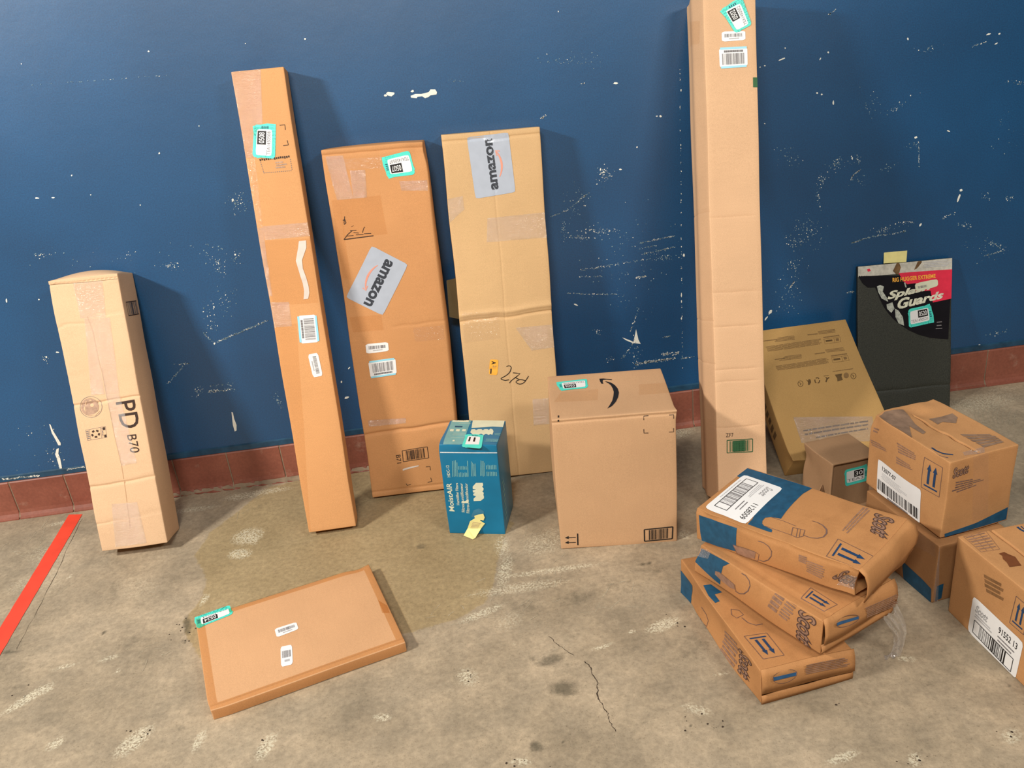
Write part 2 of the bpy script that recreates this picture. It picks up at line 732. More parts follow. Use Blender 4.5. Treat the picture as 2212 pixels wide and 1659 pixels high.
def logo_label(box, face, quad, tu, tv, smile, off=0.0011):
    d = Decal(box, face, quad)
    d.grid('silver', 12, 12, 0.012)
    lab = d.build('shipping_label', off, None, 'silver grey label with dark lettering and an orange smile')
    p = Decal(box, face, st=d.q)
    p.text('amazon', tu[0], tu[1], tv[0], tv[1], 'labelgrey', 0.035)
    (a, b, c, dd) = smile
    arc = [(a + (b - a) * t, c + (dd - c) * math.sin(math.pi * t) ** 0.8) for t in np.linspace(0, 1, 15)]
    wid = 0.001 + 0.006 * np.sin(np.pi * np.linspace(0.08, 0.92, 15))
    p.stroke(arc, wid, 'orange_ink')
    e = arc[-1]
    p.stroke([(e[0] - 0.07, e[1] + 0.0), (e[0] + 0.015, e[1] - 0.015), (e[0], e[1] + 0.08)], 0.0035, 'orange_ink')
    p.build('label_print', off + 0.0006, lab)
    return lab


def framed_barcode(d, m='ink', seed=3, lw=0.003, u=(0, 1), bars=(0.14, 0.86)):
    d.stroke([(0, 0), (1, 0)], lw, m)
    d.stroke([(0, 1), (1, 1)], lw, m)
    d.stroke([(0, 0), (0, 1)], lw, m)
    d.stroke([(1, 0), (1, 1)], lw, m)
    d.barcode(bars[0], 0.08, bars[1], 0.92, m, 22, seed, 0.6)
    return d


def this_way_up(d, frame='scottink', arrow='arrowblue'):
    for a, b in (((0, 0), (1, 0)), ((1, 0), (1, 1)), ((1, 1), (0, 1)), ((0, 1), (0, 0))):
        d.stroke([a, b], 0.0016, frame)
    d.rect(0.14, 0.84, 0.86, 0.89, arrow)
    for c in (0.34, 0.66):
        d.poly([(c - 0.06, 0.78), (c - 0.06, 0.30), (c + 0.06, 0.30), (c + 0.06, 0.78)], arrow)
        d.poly([(c - 0.12, 0.32), (c, 0.12), (c + 0.12, 0.32)], arrow)
    return d


def scott_logo(box, face, quad, off=0.001, mat='scottink', fill='scottfill', name='printed_logo'):
    d = Decal(box, face, quad)
    d.text('Scott', 0, 0, 1, 1, fill, 0.03, 0.35)
    o = d.build(name, off)
    e = Decal(box, face, st=d.q)
    e.text('Scott', -0.02, -0.04, 1.02, 1.04, mat, 0.03, 0.35, 0.022)
    e.build('logo_outline', off + 0.0005, o)
    return o


def tape(box, face, quad, m='tape', off=0.0006, n=(6, 12), name='packing_tape'):
    d = Decal(box, face, quad)
    d.grid(m, n[0], n[1])
    return d.build(name, off)

# ================================================================== the setting
def wall_material():
    m, nt, b = new_mat('blue_wall_paint')
    tc = nt.nodes.new('ShaderNodeTexCoord').outputs['Object']
    c = ramp(nt, noise_node(nt, tc, 1.6, 3), 0.3, lin((3, 64, 106)), 0.7, lin((7, 75, 122)))
    g = ramp(nt, noise_node(nt, tc, 240, 2, 0.7), 0.3, (0.72, 0.74, 0.78, 1), 0.7, (1.35, 1.3, 1.25, 1))
    c = mixc(nt, 1.0, c, g, 'MULTIPLY')
    sc = ramp(nt, noise_node(nt, tc, 330, 3, 0.8), 0.70, (0, 0, 0, 1), 0.80, (1, 1, 1, 1))
    z = nt.nodes.new('ShaderNodeSeparateXYZ')
    nt.links.new(tc, z.inputs[0])
    mr = nt.nodes.new('ShaderNodeMapRange')
    mr.inputs['From Min'].default_value = 1.1
    mr.inputs['From Max'].default_value = 0.3
    mr.inputs['To Min'].default_value = 0.0
    mr.inputs['To Max'].default_value = 0.35
    nt.links.new(z.outputs[2], mr.inputs['Value'])
    cl = ramp(nt, noise_node(nt, tc, 5, 4, 0.6), 0.5, (0, 0, 0, 1), 0.66, (1, 1, 1, 1))
    mm = nt.nodes.new('ShaderNodeMath')
    mm.operation = 'MULTIPLY'
    nt.links.new(sc, mm.inputs[0])
    nt.links.new(cl, mm.inputs[1])
    m3 = nt.nodes.new('ShaderNodeMath')
    m3.operation = 'MULTIPLY'
    nt.links.new(mm.outputs[0], m3.inputs[0])
    nt.links.new(mr.outputs[0], m3.inputs[1])
    c = mixc(nt, m3.outputs[0], c, lin((150, 170, 175)))
    nt.links.new(c, b.inputs['Base Color'])
    b.inputs['Roughness'].default_value = 0.45
    b.inputs['Specular IOR Level'].default_value = 1.0
    bump(nt, b, noise_node(nt, tc, 7, 4), 0.04, 0.03)
    return m


def floor_material():
    m, nt, b = new_mat('worn_concrete')
    tc = nt.nodes.new('ShaderNodeTexCoord').outputs['Object']

    def attr(n):
        a = nt.nodes.new('ShaderNodeAttribute')
        a.attribute_name = n
        return a.outputs['Fac']

    def mth(op, a, b_):
        q = nt.nodes.new('ShaderNodeMath')
        q.operation = op
        for i, v in enumerate((a, b_)):
            if isinstance(v, (int, float)):
                q.inputs[i].default_value = v
            else:
                nt.links.new(v, q.inputs[i])
        return q.outputs[0]
    n1 = noise_node(nt, tc, 3.2, 6, 0.62)
    n2 = noise_node(nt, tc, 26, 6, 0.7)
    n3 = noise_node(nt, tc, 150, 3, 0.75)
    n4 = noise_node(nt, tc, 9, 5, 0.6)
    c = ramp(nt, n1, 0.34, lin((152, 138, 117)), 0.66, lin((186, 169, 145)))
    grey = ramp(nt, n4, 0.38, (0.83, 0.83, 0.83, 1), 0.66, (1.05, 1.03, 1.01, 1))
    c = mixc(nt, 1.0, c, grey, 'MULTIPLY')
    ol = ramp(nt, mth('ADD', attr('olive'), mth('MULTIPLY', mth('SUBTRACT', n2, 0.5), 0.55)), 0.45, (0, 0, 0, 1), 0.58, (1, 1, 1, 1))
    olc = ramp(nt, n1, 0.3, lin((150, 131, 98)), 0.7, lin((172, 152, 117)))
    c = mixc(nt, ol, c, olc)
    dk = ramp(nt, mth('ADD', attr('dark'), mth('MULTIPLY', mth('SUBTRACT', n2, 0.5), 0.9)), 0.35, (0, 0, 0, 1), 0.75, (1, 1, 1, 1))
    c = mixc(nt, mth('MULTIPLY', dk, 0.75), c, lin((86, 80, 66)))
    lt = ramp(nt, mth('MULTIPLY', attr('light'), ramp(nt, n3, 0.42, (0, 0, 0, 1), 0.58, (1, 1, 1, 1))), 0.12, (0, 0, 0, 1), 0.5, (1, 1, 1, 1))
    c = mixc(nt, mth('MULTIPLY', lt, 0.75), c, lin((214, 206, 182)))
    sp = ramp(nt, n3, 0.28, (0.66, 0.65, 0.62, 1), 0.42, (1, 1, 1, 1))
    c = mixc(nt, 1.0, c, sp, 'MULTIPLY')
    sp2 = ramp(nt, noise_node(nt, tc, 60, 4, 0.7), 0.3, (0.78, 0.78, 0.77, 1), 0.7, (1.14, 1.14, 1.12, 1))
    c = mixc(nt, 1.0, c, sp2, 'MULTIPLY')
    nt.links.new(c, b.inputs['Base Color'])
    rr = nt.nodes.new('ShaderNodeMapRange')
    rr.inputs['To Min'].default_value = 0.62
    rr.inputs['To Max'].default_value = 0.85
    nt.links.new(n4, rr.inputs['Value'])
    nt.links.new(rr.outputs[0], b.inputs['Roughness'])
    b.inputs['Specular IOR Level'].default_value = 0.3
    bump(nt, b, n2, 0.35, 0.006)
    return m


MAT['wall'] = wall_material()
MAT['floor'] = floor_material()
MAT['chip'] = plain('bare_white_plaster', (232, 232, 222), 0.8, 0.2, 0.04)
MAT['scuff'] = plain('pale_scuffed_paint', (128, 152, 162), 0.8, 0.2, 0.15, 200)
MAT['ledge'] = plain('greyish_blue_paint', (34, 70, 96), 0.4, 0.5, 0.15, 25)
MAT['grout'] = plain('dirty_grout', (140, 122, 102), 0.85, 0.2, 0.1)


def tile_material():
    m, nt, b = new_mat('red_quarry_tile')
    tc = nt.nodes.new('ShaderNodeTexCoord').outputs['Object']
    c = ramp(nt, noise_node(nt, tc, 4, 4), 0.3, lin((120, 66, 52)), 0.7, lin((150, 90, 72)))
    f = ramp(nt, noise_node(nt, tc, 90, 4, 0.7), 0.3, (0.85, 0.85, 0.85, 1), 0.7, (1.12, 1.12, 1.12, 1))
    c = mixc(nt, 1.0, c, f, 'MULTIPLY')
    w = ramp(nt, noise_node(nt, tc, 13, 6, 0.7), 0.60, (0, 0, 0, 1), 0.78, (1, 1, 1, 1))
    mm = nt.nodes.new('ShaderNodeMath')
    mm.operation = 'MULTIPLY'
    mm.inputs[1].default_value = 0.35
    nt.links.new(w, mm.inputs[0])
    c = mixc(nt, mm.outputs[0], c, lin((196, 170, 150)))
    nt.links.new(c, b.inputs['Base Color'])
    b.inputs['Roughness'].default_value = 0.5
    bump(nt, b, noise_node(nt, tc, 40, 4), 0.3, 0.003)
    return m


MAT['tile'] = tile_material()
TILE_H, TILE_X0, TILE_W = 0.157, -1.7613, 0.206

# ---- back wall, its chipped paint and scratches
wv, wf, wm = [], [], []


def wadd(V, F, mi):
    b = len(wv)
    wv.extend(V)
    wf.extend([tuple(i + b for i in f) for f in F])
    wm.extend([mi] * len(F))


wadd([(-5, 0, 0), (6, 0, 0), (6, 0, 3.3), (-5, 0, 3.3), (-5, 0.15, 0), (6, 0.15, 0), (6, 0.15, 3.3), (-5, 0.15, 3.3)],
     [(0, 1, 2, 3), (4, 7, 6, 5), (0, 4, 5, 1), (1, 5, 6, 2), (2, 6, 7, 3), (3, 7, 4, 0)], 0)
rw = random.Random(11)


def wchip(x, y, w, h, ang=0.0, mi=1, n=9, rough=0.35, yy=-0.0012):
    pts = []
    ca, sa = math.cos(math.radians(ang)), math.sin(math.radians(ang))
    for i in range(n):
        t = -2 * math.pi * i / n
        r = 1 - rough * rw.random()
        a, b = w / 2 * r * math.cos(t), h / 2 * r * math.sin(t)
        pts.append(tuple(on_wall((x + a * ca - b * sa, y + a * sa + b * ca), yy)))
    wadd(pts, [tuple(range(n))], mi)


def wcluster(x, y, rx, ry, n, ang=0, bright=0.3, sz=2.2):
    ca, sa = math.cos(math.radians(ang)), math.sin(math.radians(ang))
    for _ in range(n):
        a, b = rw.gauss(0, 0.5) * rx, rw.gauss(0, 0.5) * ry
        s = sz * (0.4 + rw.random())
        wchip(x + a * ca - b * sa, y + a * sa + b * ca, s, s * (0.5 + rw.random()), rw.random() * 90,
              1 if rw.random() < bright else 2, 5)


def wline(x1, y1, x2, y2, th, dens, bright=0.3, sz=2.0):
    L = math.hypot(x2 - x1, y2 - y1)
    for _ in range(int(L * dens)):
        t = rw.random()
        s = sz * (0.4 + rw.random())
        wchip(x1 + (x2 - x1) * t + rw.gauss(0, th / 3), y1 + (y2 - y1) * t + rw.gauss(0, th / 3), s * 1.6, s * 0.8,
              math.degrees(math.atan2(y2 - y1, x2 - x1)) + rw.gauss(0, 20), 1 if rw.random() < bright else 2, 5)


for c in [(659, 84, 5, 5), (530, 94, 3, 2), (321, 111, 5, 4), (46, 138, 3, 3), (430, 272, 3, 3), (344, 331, 4, 6), (155, 379, 4, 4),
          (196, 421, 3, 3), (303, 443, 3, 3), (843.5, 203, 24, 11), (833, 206, 8, 6), (890.5, 197, 9, 6, -20), (1206, 25, 3, 4), (1330, 180, 13, 5),
          (1419, 251, 5, 3), (1427, 251, 6, 5), (1471, 195, 3, 7), (1469, 231, 2, 7), (1340, 366, 8, 4), (1376, 318, 4, 5), (1472, 533, 2.5, 4),
          (1472, 637, 3, 12), (1472, 651, 3, 7), (1472, 688, 3.5, 7), (1477, 551, 5, 9), (1244, 658, 12, 4, 25), (1961, 84, 4, 7),
          (2135, 74, 12, 4, -20), (2159, 73, 6, 4, -30), (2152, 94, 10, 3, -30), (1689, 128, 20, 3.5, -22), (1642, 145, 4, 3), (1652, 142, 5, 3),
          (1696, 104, 4, 4), (1652, 267, 3, 4, -40), (1789, 113, 4, 5), (1772, 127, 3, 8, 30), (1765, 201, 5, 5), (1775, 204, 6, 4, -30),
          (1800, 222, 4, 12), (1978, 297, 9, 5, -25), (2049, 283, 8, 4, 20), (2076, 411, 8, 6, -20), (2071, 428, 5, 22, 20), (1988, 486, 5, 10, 30),
          (1664, 674, 7, 16, 35), (1655, 688, 4, 14, 35), (2154, 745, 7, 9, 5), (2116, 745, 5, 3), (14, 650, 4, 11), (84, 647, 4, 4),
          (462, 663, 4, 4), (463, 742, 5, 6), (124, 761, 10, 4), (100, 771, 5, 5), (737.5, 825, 4, 6), (749, 859, 14, 6, -15), (754, 795, 7, 3, -50),
          (1790, 31, 4, 3), (503, 432, 4, 8), (508, 550, 5, 5), (115, 427, 8, 3), (80, 428, 12, 4), (134, 1015, 9, 6), (1841, 342, 3, 7), (1304, 372, 6, 5, 40),
          (1297, 366, 3, 8, 10)]:
    wchip(*c[:4], c[4] if len(c) > 4 else 0)
# large flake, star scratch and drips
for pts in ([(887, 207), (888, 211), (900, 212), (902, 209), (912, 208), (918, 212), (925, 210), (930, 206), (943, 204), (944, 199), (940, 193), (930, 193), (926, 199), (910, 203), (897, 203)],
            [(1368, 741), (1384, 743), (1379, 733), (1374, 711)], [(1344, 729), (1350, 731), (1368, 738), (1369, 742), (1352, 735)],
            [(106, 916), (109, 917), (115, 931), (123, 944), (131, 957), (131, 962), (126, 962), (120, 950), (112, 936)],
            [(122, 970), (127, 968), (126, 980), (130, 990), (134, 1012), (129, 1013), (124, 995), (119, 981)],
            [(500, 890), (503, 891), (506, 905), (511, 918), (511, 930), (507, 932), (503, 918)]):
    P = [tuple(on_wall(p, -0.0012)) for p in pts]
    a = sum(P[i][0] * P[(i + 1) % len(P)][2] - P[(i + 1) % len(P)][0] * P[i][2] for i in range(len(P)))
    wadd(P if a > 0 else P[::-1], [tuple(range(len(P)))], 1)
for c in [(517, 438, 26, 24, 60, 0, 0.25), (455, 540, 50, 25, 26, 0, 0.2), (371, 574, 34, 9, 34, 0, 0.5), (473, 572, 16, 26, 50, 0, 0.4), (512, 556, 12, 20, 16, 0, 0.4),
          (455, 690, 16, 50, 40, 0, 0.3), (490, 650, 20, 42, 45, 0, 0.15), (428, 845, 12, 12, 34, 0, 0.4), (98, 775, 9, 9, 12, 0, 0.5), (92, 551, 26, 5, 24, 0, 0.5), (275, 552, 30, 5, 14, -20, 0.5),
          (600, 866, 8, 26, 30, -20, 0.1), (1304, 378, 17, 18, 60, 0, 0.6), (1217, 500, 5, 28, 22, 0, 0.3), (1250, 512, 28, 6, 50, 6, 0.5), (1298, 499, 30, 7, 55, 4, 0.5),
          (1374, 765, 10, 40, 40, 0, 0.6), (1291, 715, 8, 9, 16, 0, 0.4), (1318, 776, 10, 5, 16, -40, 0.3), (1240, 130, 80, 16, 44, 0, 0.15), (1430, 555, 26, 8, 40, 8, 0.2),
          (1806, 354, 22, 12, 50, -40, 0.3), (1775, 388, 14, 9, 34, -50, 0.35), (1768, 425, 6, 26, 26, 0, 0.2), (1704, 336, 30, 22, 34, 30, 0.1), (1939, 229, 40, 8, 26, -30, 0.2),
          (1745, 500, 45, 35, 90, 0, 0.15), (1721, 523, 30, 14, 34, 0, 0.3), (2010, 105, 32, 7, 18, -10, 0.3), (2200, 179, 30, 5, 28, 8, 0.4), (1855, 390, 26, 12, 20, 0, 0.1), (1850, 345, 12, 10, 20, 0, 0.3),
          (1718, 575, 22, 20, 44, 0, 0.3), (1700, 630, 30, 45, 60, 0, 0.25), (1880, 225, 30, 30, 22, 0, 0.15), (2047, 466, 16, 4, 16, -30, 0.3), (2086, 486, 16, 8, 20, 10, 0.3), (1907, 496, 24, 6, 40, -12, 0.5),
          (1958, 480, 18, 6, 30, -10, 0.6), (2146, 527, 34, 7, 40, 25, 0.4), (2130, 422, 10, 14, 16, 0, 0.4), (2180, 428, 14, 5, 12, -10, 0.4), (1978, 312, 20, 6, 16, -20, 0.2), (1920, 361, 20, 6, 20, -30, 0.2),
          (2157, 719, 26, 6, 24, -15, 0.2), (2120, 540, 50, 30, 24, 0, 0.1), (70, 950, 60, 60, 24, 0, 0.3), (120, 985, 26, 30, 34, 0, 0.3), (200, 560, 160, 60, 30, 0, 0.2), (1360, 560, 100, 110, 120, 0, 0.12),
          (1250, 440, 50, 60, 40, 0, 0.1), (2173, 295, 40, 50, 16, 0, 0.1), (980, 174, 20, 5, 10, 0, 0.1), (1630, 600, 30, 30, 20, 0, 0.2)]:
    wcluster(c[0], c[1], c[2], c[3], c[4], c[5], c[6])
for c in [(468, 739, 579, 692, 3, 1.4, 0.4), (401, 784, 361, 831, 3, 0.7, 0.3), (436, 716, 463, 742, 3, 0.6, 0.3), (373, 787, 410, 785, 2, 0.6, 0.2), (452, 846, 508, 840, 5, 1.4, 0.4), (450, 835, 510, 828, 6, 0.4, 0.2),
          (67, 184, 368, 162, 2, 0.14, 0.1), (1187, 469, 1225, 455, 2, 0.8, 0.2), (1225, 455, 1272, 416, 3, 0.9, 0.2), (1384, 525, 1459, 509, 2, 0.9, 0.4), (1388, 549, 1459, 533, 2, 0.9, 0.3), (1380, 537, 1420, 530, 3, 0.5, 0.2),
          (1256, 583, 1320, 573, 4, 0.8, 0.5), (1320, 573, 1400, 560, 3, 0.3, 0.5), (1252, 598, 1300, 597, 2, 0.5, 0.3), (1225, 634, 1336, 636, 2, 0.6, 0.4), (1369, 787, 1460, 773, 4, 2.2, 0.7), (1431, 766, 1466, 762, 5, 1.6, 0.9),
          (1430, 730, 1447, 726, 2, 1.2, 0.6), (1375, 600, 1395, 597, 3, 1.5, 0.7), (1469, 130, 1474, 800, 1.5, 0.10, 0.6), (1380, 665, 1360, 720, 3, 0.5, 0.4), (1368, 742, 1340, 780, 3, 0.6, 0.2), (1169, 256, 1180, 249, 2, 2.0, 0.9),
          (1790, 32, 1806, 20, 2, 0.9, 0.2), (1839, 525, 1880, 512, 2, 2.0, 0.3), (1880, 512, 1957, 499, 3, 0.8, 0.3), (1838, 388, 1843, 378, 1, 2.2, 0.8), (1843, 378, 1858, 367, 1, 1.6, 0.6), (2126, 553, 2173, 540, 2, 0.8, 0.3),
          (1830, 632, 1845, 630, 2, 1.4, 0.5), (1707, 621, 1716, 607, 2, 1.8, 0.7), (1470, 775, 1500, 770, 2, 0.8, 0.5), (1985, 308, 1985, 362, 2, 0.5, 0.4), (2100, 100, 2135, 90, 3, 0.6, 0.4), (1254, 182, 1262, 180, 2, 1.6, 0.8)]:
    wline(*c)
# pale chipped edge just above the tiles
for i in range(40):
    x = 2 + i * 2.0
    wchip(x + 4, 1036 - x * 0.107 + rw.gauss(0, 0.8), 6, 2.4, -7, 1, 6, 0.35, -0.0065)
for i in range(18):
    x = 146 + i * 2.1
    wchip(x, 1014 - (x - 146) * 0.15 + rw.gauss(0, 0.6), 5, 1.8, -8, 1, 6, 0.35, -0.0065)
wall = mesh_obj('wall_back', wv, wf, [MAT['wall'], MAT['chip'], MAT['scuff']], wm)
tag(wall, kind='structure')

# ---- painted ledge over the tiles
prof = [(0.0, 0.182), (-0.0055, 0.178), (-0.0058, TILE_H + 0.001), (0.0, TILE_H + 0.001)]
V = [(x, y, z) for x in (-5, 6) for y, z in prof]
led = mesh_obj('trim_1', V, [(0, 1, 5, 4), (1, 2, 6, 5), (2, 3, 7, 6), (3, 0, 4, 7), (0, 3, 2, 1), (4, 5, 6, 7)], MAT['ledge'])
tag(led, kind='structure')

# ---- quarry tile base with a little cove at the foot
prof = [(0.0, 0.0), (0.0, TILE_H), (-0.009, TILE_H), (-0.012, TILE_H - 0.004), (-0.0125, 0.034), (-0.015, 0.020), (-0.021, 0.009), (-0.029, 0.004), (-0.030, 0.0)]
V, F, FM = [], [], []
rt = random.Random(5)
for k in range(-14, 36):
    a, b = TILE_X0 + k * TILE_W + 0.0022, TILE_X0 + (k + 1) * TILE_W - 0.0022
    n = len(prof)
    dy = rt.uniform(-0.0012, 0.0008)
    xs = [a, a + 0.0015] + list(np.linspace(a + 0.0015, b - 0.0015, 14)[1:-1]) + [b - 0.0015, b]
    b0 = len(V)
    for i, x in enumerate(xs):
        edge = 0.0015 if i in (0, len(xs) - 1) else 0.0
        for j, (y, z) in enumerate(prof):
            jag = 0.0
            if j in (6, 7, 8) and 2 <= k <= 8:
                jag = rt.uniform(0, 0.010)
            V.append((x, min(0, y + dy + (edge if j > 1 else 0) + jag), z))
    for i in range(len(xs) - 1):
        for j in range(n - 1):
            F.append((b0 + i * n + j, b0 + i * n + j + 1, b0 + (i + 1) * n + j + 1, b0 + (i + 1) * n + j))
            FM.append(0)
    F.append(tuple(b0 + j for j in range(n))[::-1])
    F.append(tuple(b0 + (len(xs) - 1) * n + j for j in range(n)))
    FM += [0, 0]
b0 = len(V)
gp = [(-0.0095, 0.0), (-0.0095, TILE_H - 0.001), (0, TILE_H - 0.001)]
V += [(x, y, z) for x in (-4.6, 5.6) for y, z in gp]
V += [(x, y, z) for x in (-4.6, 5.6) for y, z in ((-0.024, 0.0), (-0.022, 0.007), (-0.0095, 0.024))]
F += [(b0, b0 + 3, b0 + 4, b0 + 1), (b0 + 1, b0 + 4, b0 + 5, b0 + 2), (b0 + 6, b0 + 9, b0 + 10, b0 + 7), (b0 + 7, b0 + 10, b0 + 11, b0 + 8)]
FM += [1, 1, 1, 1]
base = mesh_obj('baseboard_back', V, F, [MAT['tile'], MAT['grout']], FM)
tag(base, kind='structure')

# ---- floor with its worn patches
X = np.concatenate([[-5, -3], np.arange(-2.1, 2.75, 0.011), [3.5, 6]])
Y = np.concatenate([[-6, -3.5], np.arange(-2.15, 0.001, 0.011), [0.15]])
GX, GY = np.meshgrid(X, Y, indexing='ij')
P2 = np.stack([GX.ravel(), GY.ravel()], 1)


def poly_mask(pts, soft):
    Q = np.array([on_floor(p)[:2] for p in pts])
    n = len(Q)
    inside = np.zeros(len(P2), bool)
    dist = np.full(len(P2), 9.0)
    for i in range(n):
        a, b = Q[i], Q[(i + 1) % n]
        cond = ((a[1] > P2[:, 1]) != (b[1] > P2[:, 1]))
        with np.errstate(divide='ignore', invalid='ignore'):
            xi = (b[0] - a[0]) * (P2[:, 1] - a[1]) / (b[1] - a[1] + 1e-12) + a[0]
        inside ^= cond & (P2[:, 0] < xi)
        ab = b - a
        t = np.clip(((P2 - a) @ ab) / (ab @ ab), 0, 1)
        dist = np.minimum(dist, np.linalg.norm(P2 - a - t[:, None] * ab, axis=1))
    sd = np.where(inside, dist, -dist)
    return np.clip(0.5 + sd / (2 * soft), 0, 1)


def ell_mask(items):
    m = np.zeros(len(P2))
    for cx, cy, rx, ry, st, ang in items:
        c = on_floor((cx, cy))[:2]
        ca, sa = math.cos(math.radians(ang)), math.sin(math.radians(ang))
        e1 = on_floor((cx + rx * ca, cy + rx * sa))[:2] - c
        e2 = on_floor((cx - ry * sa, cy + ry * ca))[:2] - c
        B = np.linalg.inv(np.stack([e1, e2], 1))
        q = (P2 - c) @ B.T
        r = (q ** 2).sum(1)
        m = np.maximum(m, st * np.exp(-r ** 1.5 * 0.9))
    return m


olive = poly_mask([(430, 1420), (400, 1372), (398, 1340), (436, 1290), (446, 1250), (420, 1200), (455, 1148), (520, 1100), (575, 1055), (640, 1038), (790, 1018),
                   (960, 1040), (1112, 1130), (1090, 1160), (1072, 1225), (1066, 1260), (1050, 1300), (1000, 1330), (985, 1338), (900, 1362), (640, 1420)], 0.03)
dark = ell_mask([(1190, 1425, 40, 13, .75, -15), (1150, 1424, 12, 8, .6, 0), (1228, 1437, 15, 6, .6, 0), (1215, 1488, 40, 22, .8, 0), (1100, 1460, 14, 12, .5, 0), (1157, 1612, 20, 13, .85, 20), (1215, 1604, 4, 3, .9, 0),
                 (388, 1570, 17, 12, .6, 0), (910, 1180, 16, 7, .7, -8), (795, 1200, 10, 4, .4, 0), (683, 1245, 14, 6, .5, -10), (280, 1385, 60, 20, .45, -15), (240, 1290, 18, 60, .42, 14), (235, 1210, 20, 30, .4, 0),
                 (60, 1440, 70, 16, .42, -8), (30, 1480, 50, 24, .4, 0), (1130, 1310, 46, 26, .5, 0), (1250, 1290, 60, 20, .5, -10), (1330, 1265, 60, 30, .42, 0), (1400, 1230, 60, 20, .4, 0), (1500, 1395, 60, 40, .48, 0), (1430, 1330, 60, 16, .35, 0),
                 (1390, 1218, 10, 5, .8, 0), (1402, 1216, 4, 3, .9, 0), (560, 1570, 60, 30, .32, 0), (950, 1440, 70, 24, .33, -10), (1050, 1590, 30, 18, .3, 0), (404, 1350, 10, 26, .85, 0), (398, 1385, 6, 8, .8, 0), (225, 1366, 10, 4, .9, -40), (20, 1408, 40, 5, .7, -4),
                 (1880, 1400, 60, 40, .36, 0), (2130, 900, 50, 26, .3, 0), (1395, 1560, 8, 4, .6, 0), (1490, 1566, 7, 4, .9, 0), (2010, 1480, 8, 4, .9, 0), (2180, 1480, 8, 6, .8, 0), (590, 1500, 80, 30, .3, -15), (470, 1200, 10, 4, .5, 0), (560, 1095, 40, 8, .4, -30), (690, 1650, 40, 16, .3, 0)])
light = ell_mask([(535, 1158, 34, 16, .8, -15), (518, 1196, 24, 10, 1, -8), (545, 1164, 14, 12, .8, 0), (440, 1295, 4, 14, .9, 25), (450, 1290, 3, 12, .9, 25), (1110, 1392, 8, 3, .4, 0), (1010, 1462, 24, 20, .6, 20), (1432, 1350, 36, 12, .9, -18), (1300, 1397, 26, 4, .9, -18),
                  (1505, 1532, 36, 10, .6, 15), (825, 1549, 20, 8, .75, 0), (575, 1612, 14, 34, .8, 35), (430, 1600, 26, 10, .8, -60), (290, 1600, 50, 16, .8, -38), (120, 1606, 24, 10, .7, -30), (60, 1508, 60, 8, .9, -32), (95, 1492, 20, 6, .95, -20), (140, 1440, 36, 5, .5, -15), (235, 1422, 26, 5, .6, -18), (253, 1450, 5, 5, 1, 0),
                  (1950, 1420, 16, 4, .9, 0), (1965, 1424, 18, 8, .5, 0), (1820, 1636, 36, 10, .9, -20), (1975, 1640, 14, 14, .9, 0), (2185, 1590, 22, 16, .7, 0), (1125, 1645, 26, 8, .7, 0), (1120, 1270, 120, 12, .5, -8), (1190, 1232, 110, 6, .7, -8), (1090, 1235, 16, 40, .6, 14), (1040, 1325, 50, 8, .8, -22),
                  (1085, 1180, 18, 26, .55, 0), (1180, 1170, 60, 30, .4, -20), (100, 1200, 60, 30, .3, 0), (140, 1128, 40, 4, .7, -10), (60, 1260, 60, 20, .3, -20), (110, 1250, 40, 40, .25, 0), (300, 1270, 70, 40, .22, 0), (520, 1072, 40, 8, .6, -8), (570, 1062, 60, 6, .7, -8), (420, 1100, 60, 6, .5, -8), (2120, 870, 90, 22, .45, -8), (2170, 840, 50, 6, .3, -8),
                  (600, 1530, 30, 8, .2, 0), (1365, 1364, 6, 3, 1, 0), (1100, 1340, 40, 24, .3, -20), (1470, 935, 30, 12, .6, -10), (1480, 1155, 16, 10, .6, 0), (150, 1245, 3, 3, 1, 0), (1560, 1455, 20, 4, .5, -5)])
fi = np.arange(len(X) * len(Y)).reshape(len(X), len(Y))
FQ = np.stack([fi[:-1, :-1], fi[1:, :-1], fi[1:, 1:], fi[:-1, 1:]], -1).reshape(-1, 4)
Z = vnoise(np.stack([P2[:, 0] * 9, P2[:, 1] * 9, P2[:, 0] * 0], 1), 4) * 0.0006 - 0.0006
floor = mesh_obj('floor', np.column_stack([P2, Z]), FQ, MAT['floor'], None, None, True)
for nm, arr in (('olive', olive), ('dark', dark), ('light', light)):
    a = floor.data.attributes.new(nm, 'FLOAT', 'POINT')
    a.data.foreach_set('value', arr.astype(np.float32))
tag(floor, kind='structure')

# cracks, scratches and pits lying in the concrete (part of the floor's surface)
MAT['crack'] = plain('dark_crack', (62, 52, 44), 0.9, 0.1, 0.1)
cv, cf = [], []
rc = random.Random(3)


def ribbon(pts, w, jit=1.2, seg=5):
    Q = []
    for i in range(len(pts) - 1):
        for j in range(seg):
            t = j / seg
            Q.append((pts[i][0] + (pts[i + 1][0] - pts[i][0]) * t + rc.gauss(0, jit), pts[i][1] + (pts[i + 1][1] - pts[i][1]) * t + rc.gauss(0, jit * 0.5)))
    Q.append(pts[-1])
    G = np.array([on_floor(p)[:2] for p in Q])
    T = np.gradient(G, axis=0)
    T /= np.linalg.norm(T, axis=1, keepdims=True)
    N = np.stack([-T[:, 1], T[:, 0]], 1)
    b = len(cv)
    for k, g in enumerate(G):
        ww = w * (0.3 + rc.random()) * 0.5
        a, c = g + N[k] * ww, g - N[k] * ww
        cv.append((a[0], a[1], 0.0003))
        cv.append((c[0], c[1], 0.0003))
    for k in range(len(G) - 1):
        cf.append((b + 2 * k, b + 2 * k + 1, b + 2 * k + 3, b + 2 * k + 2))


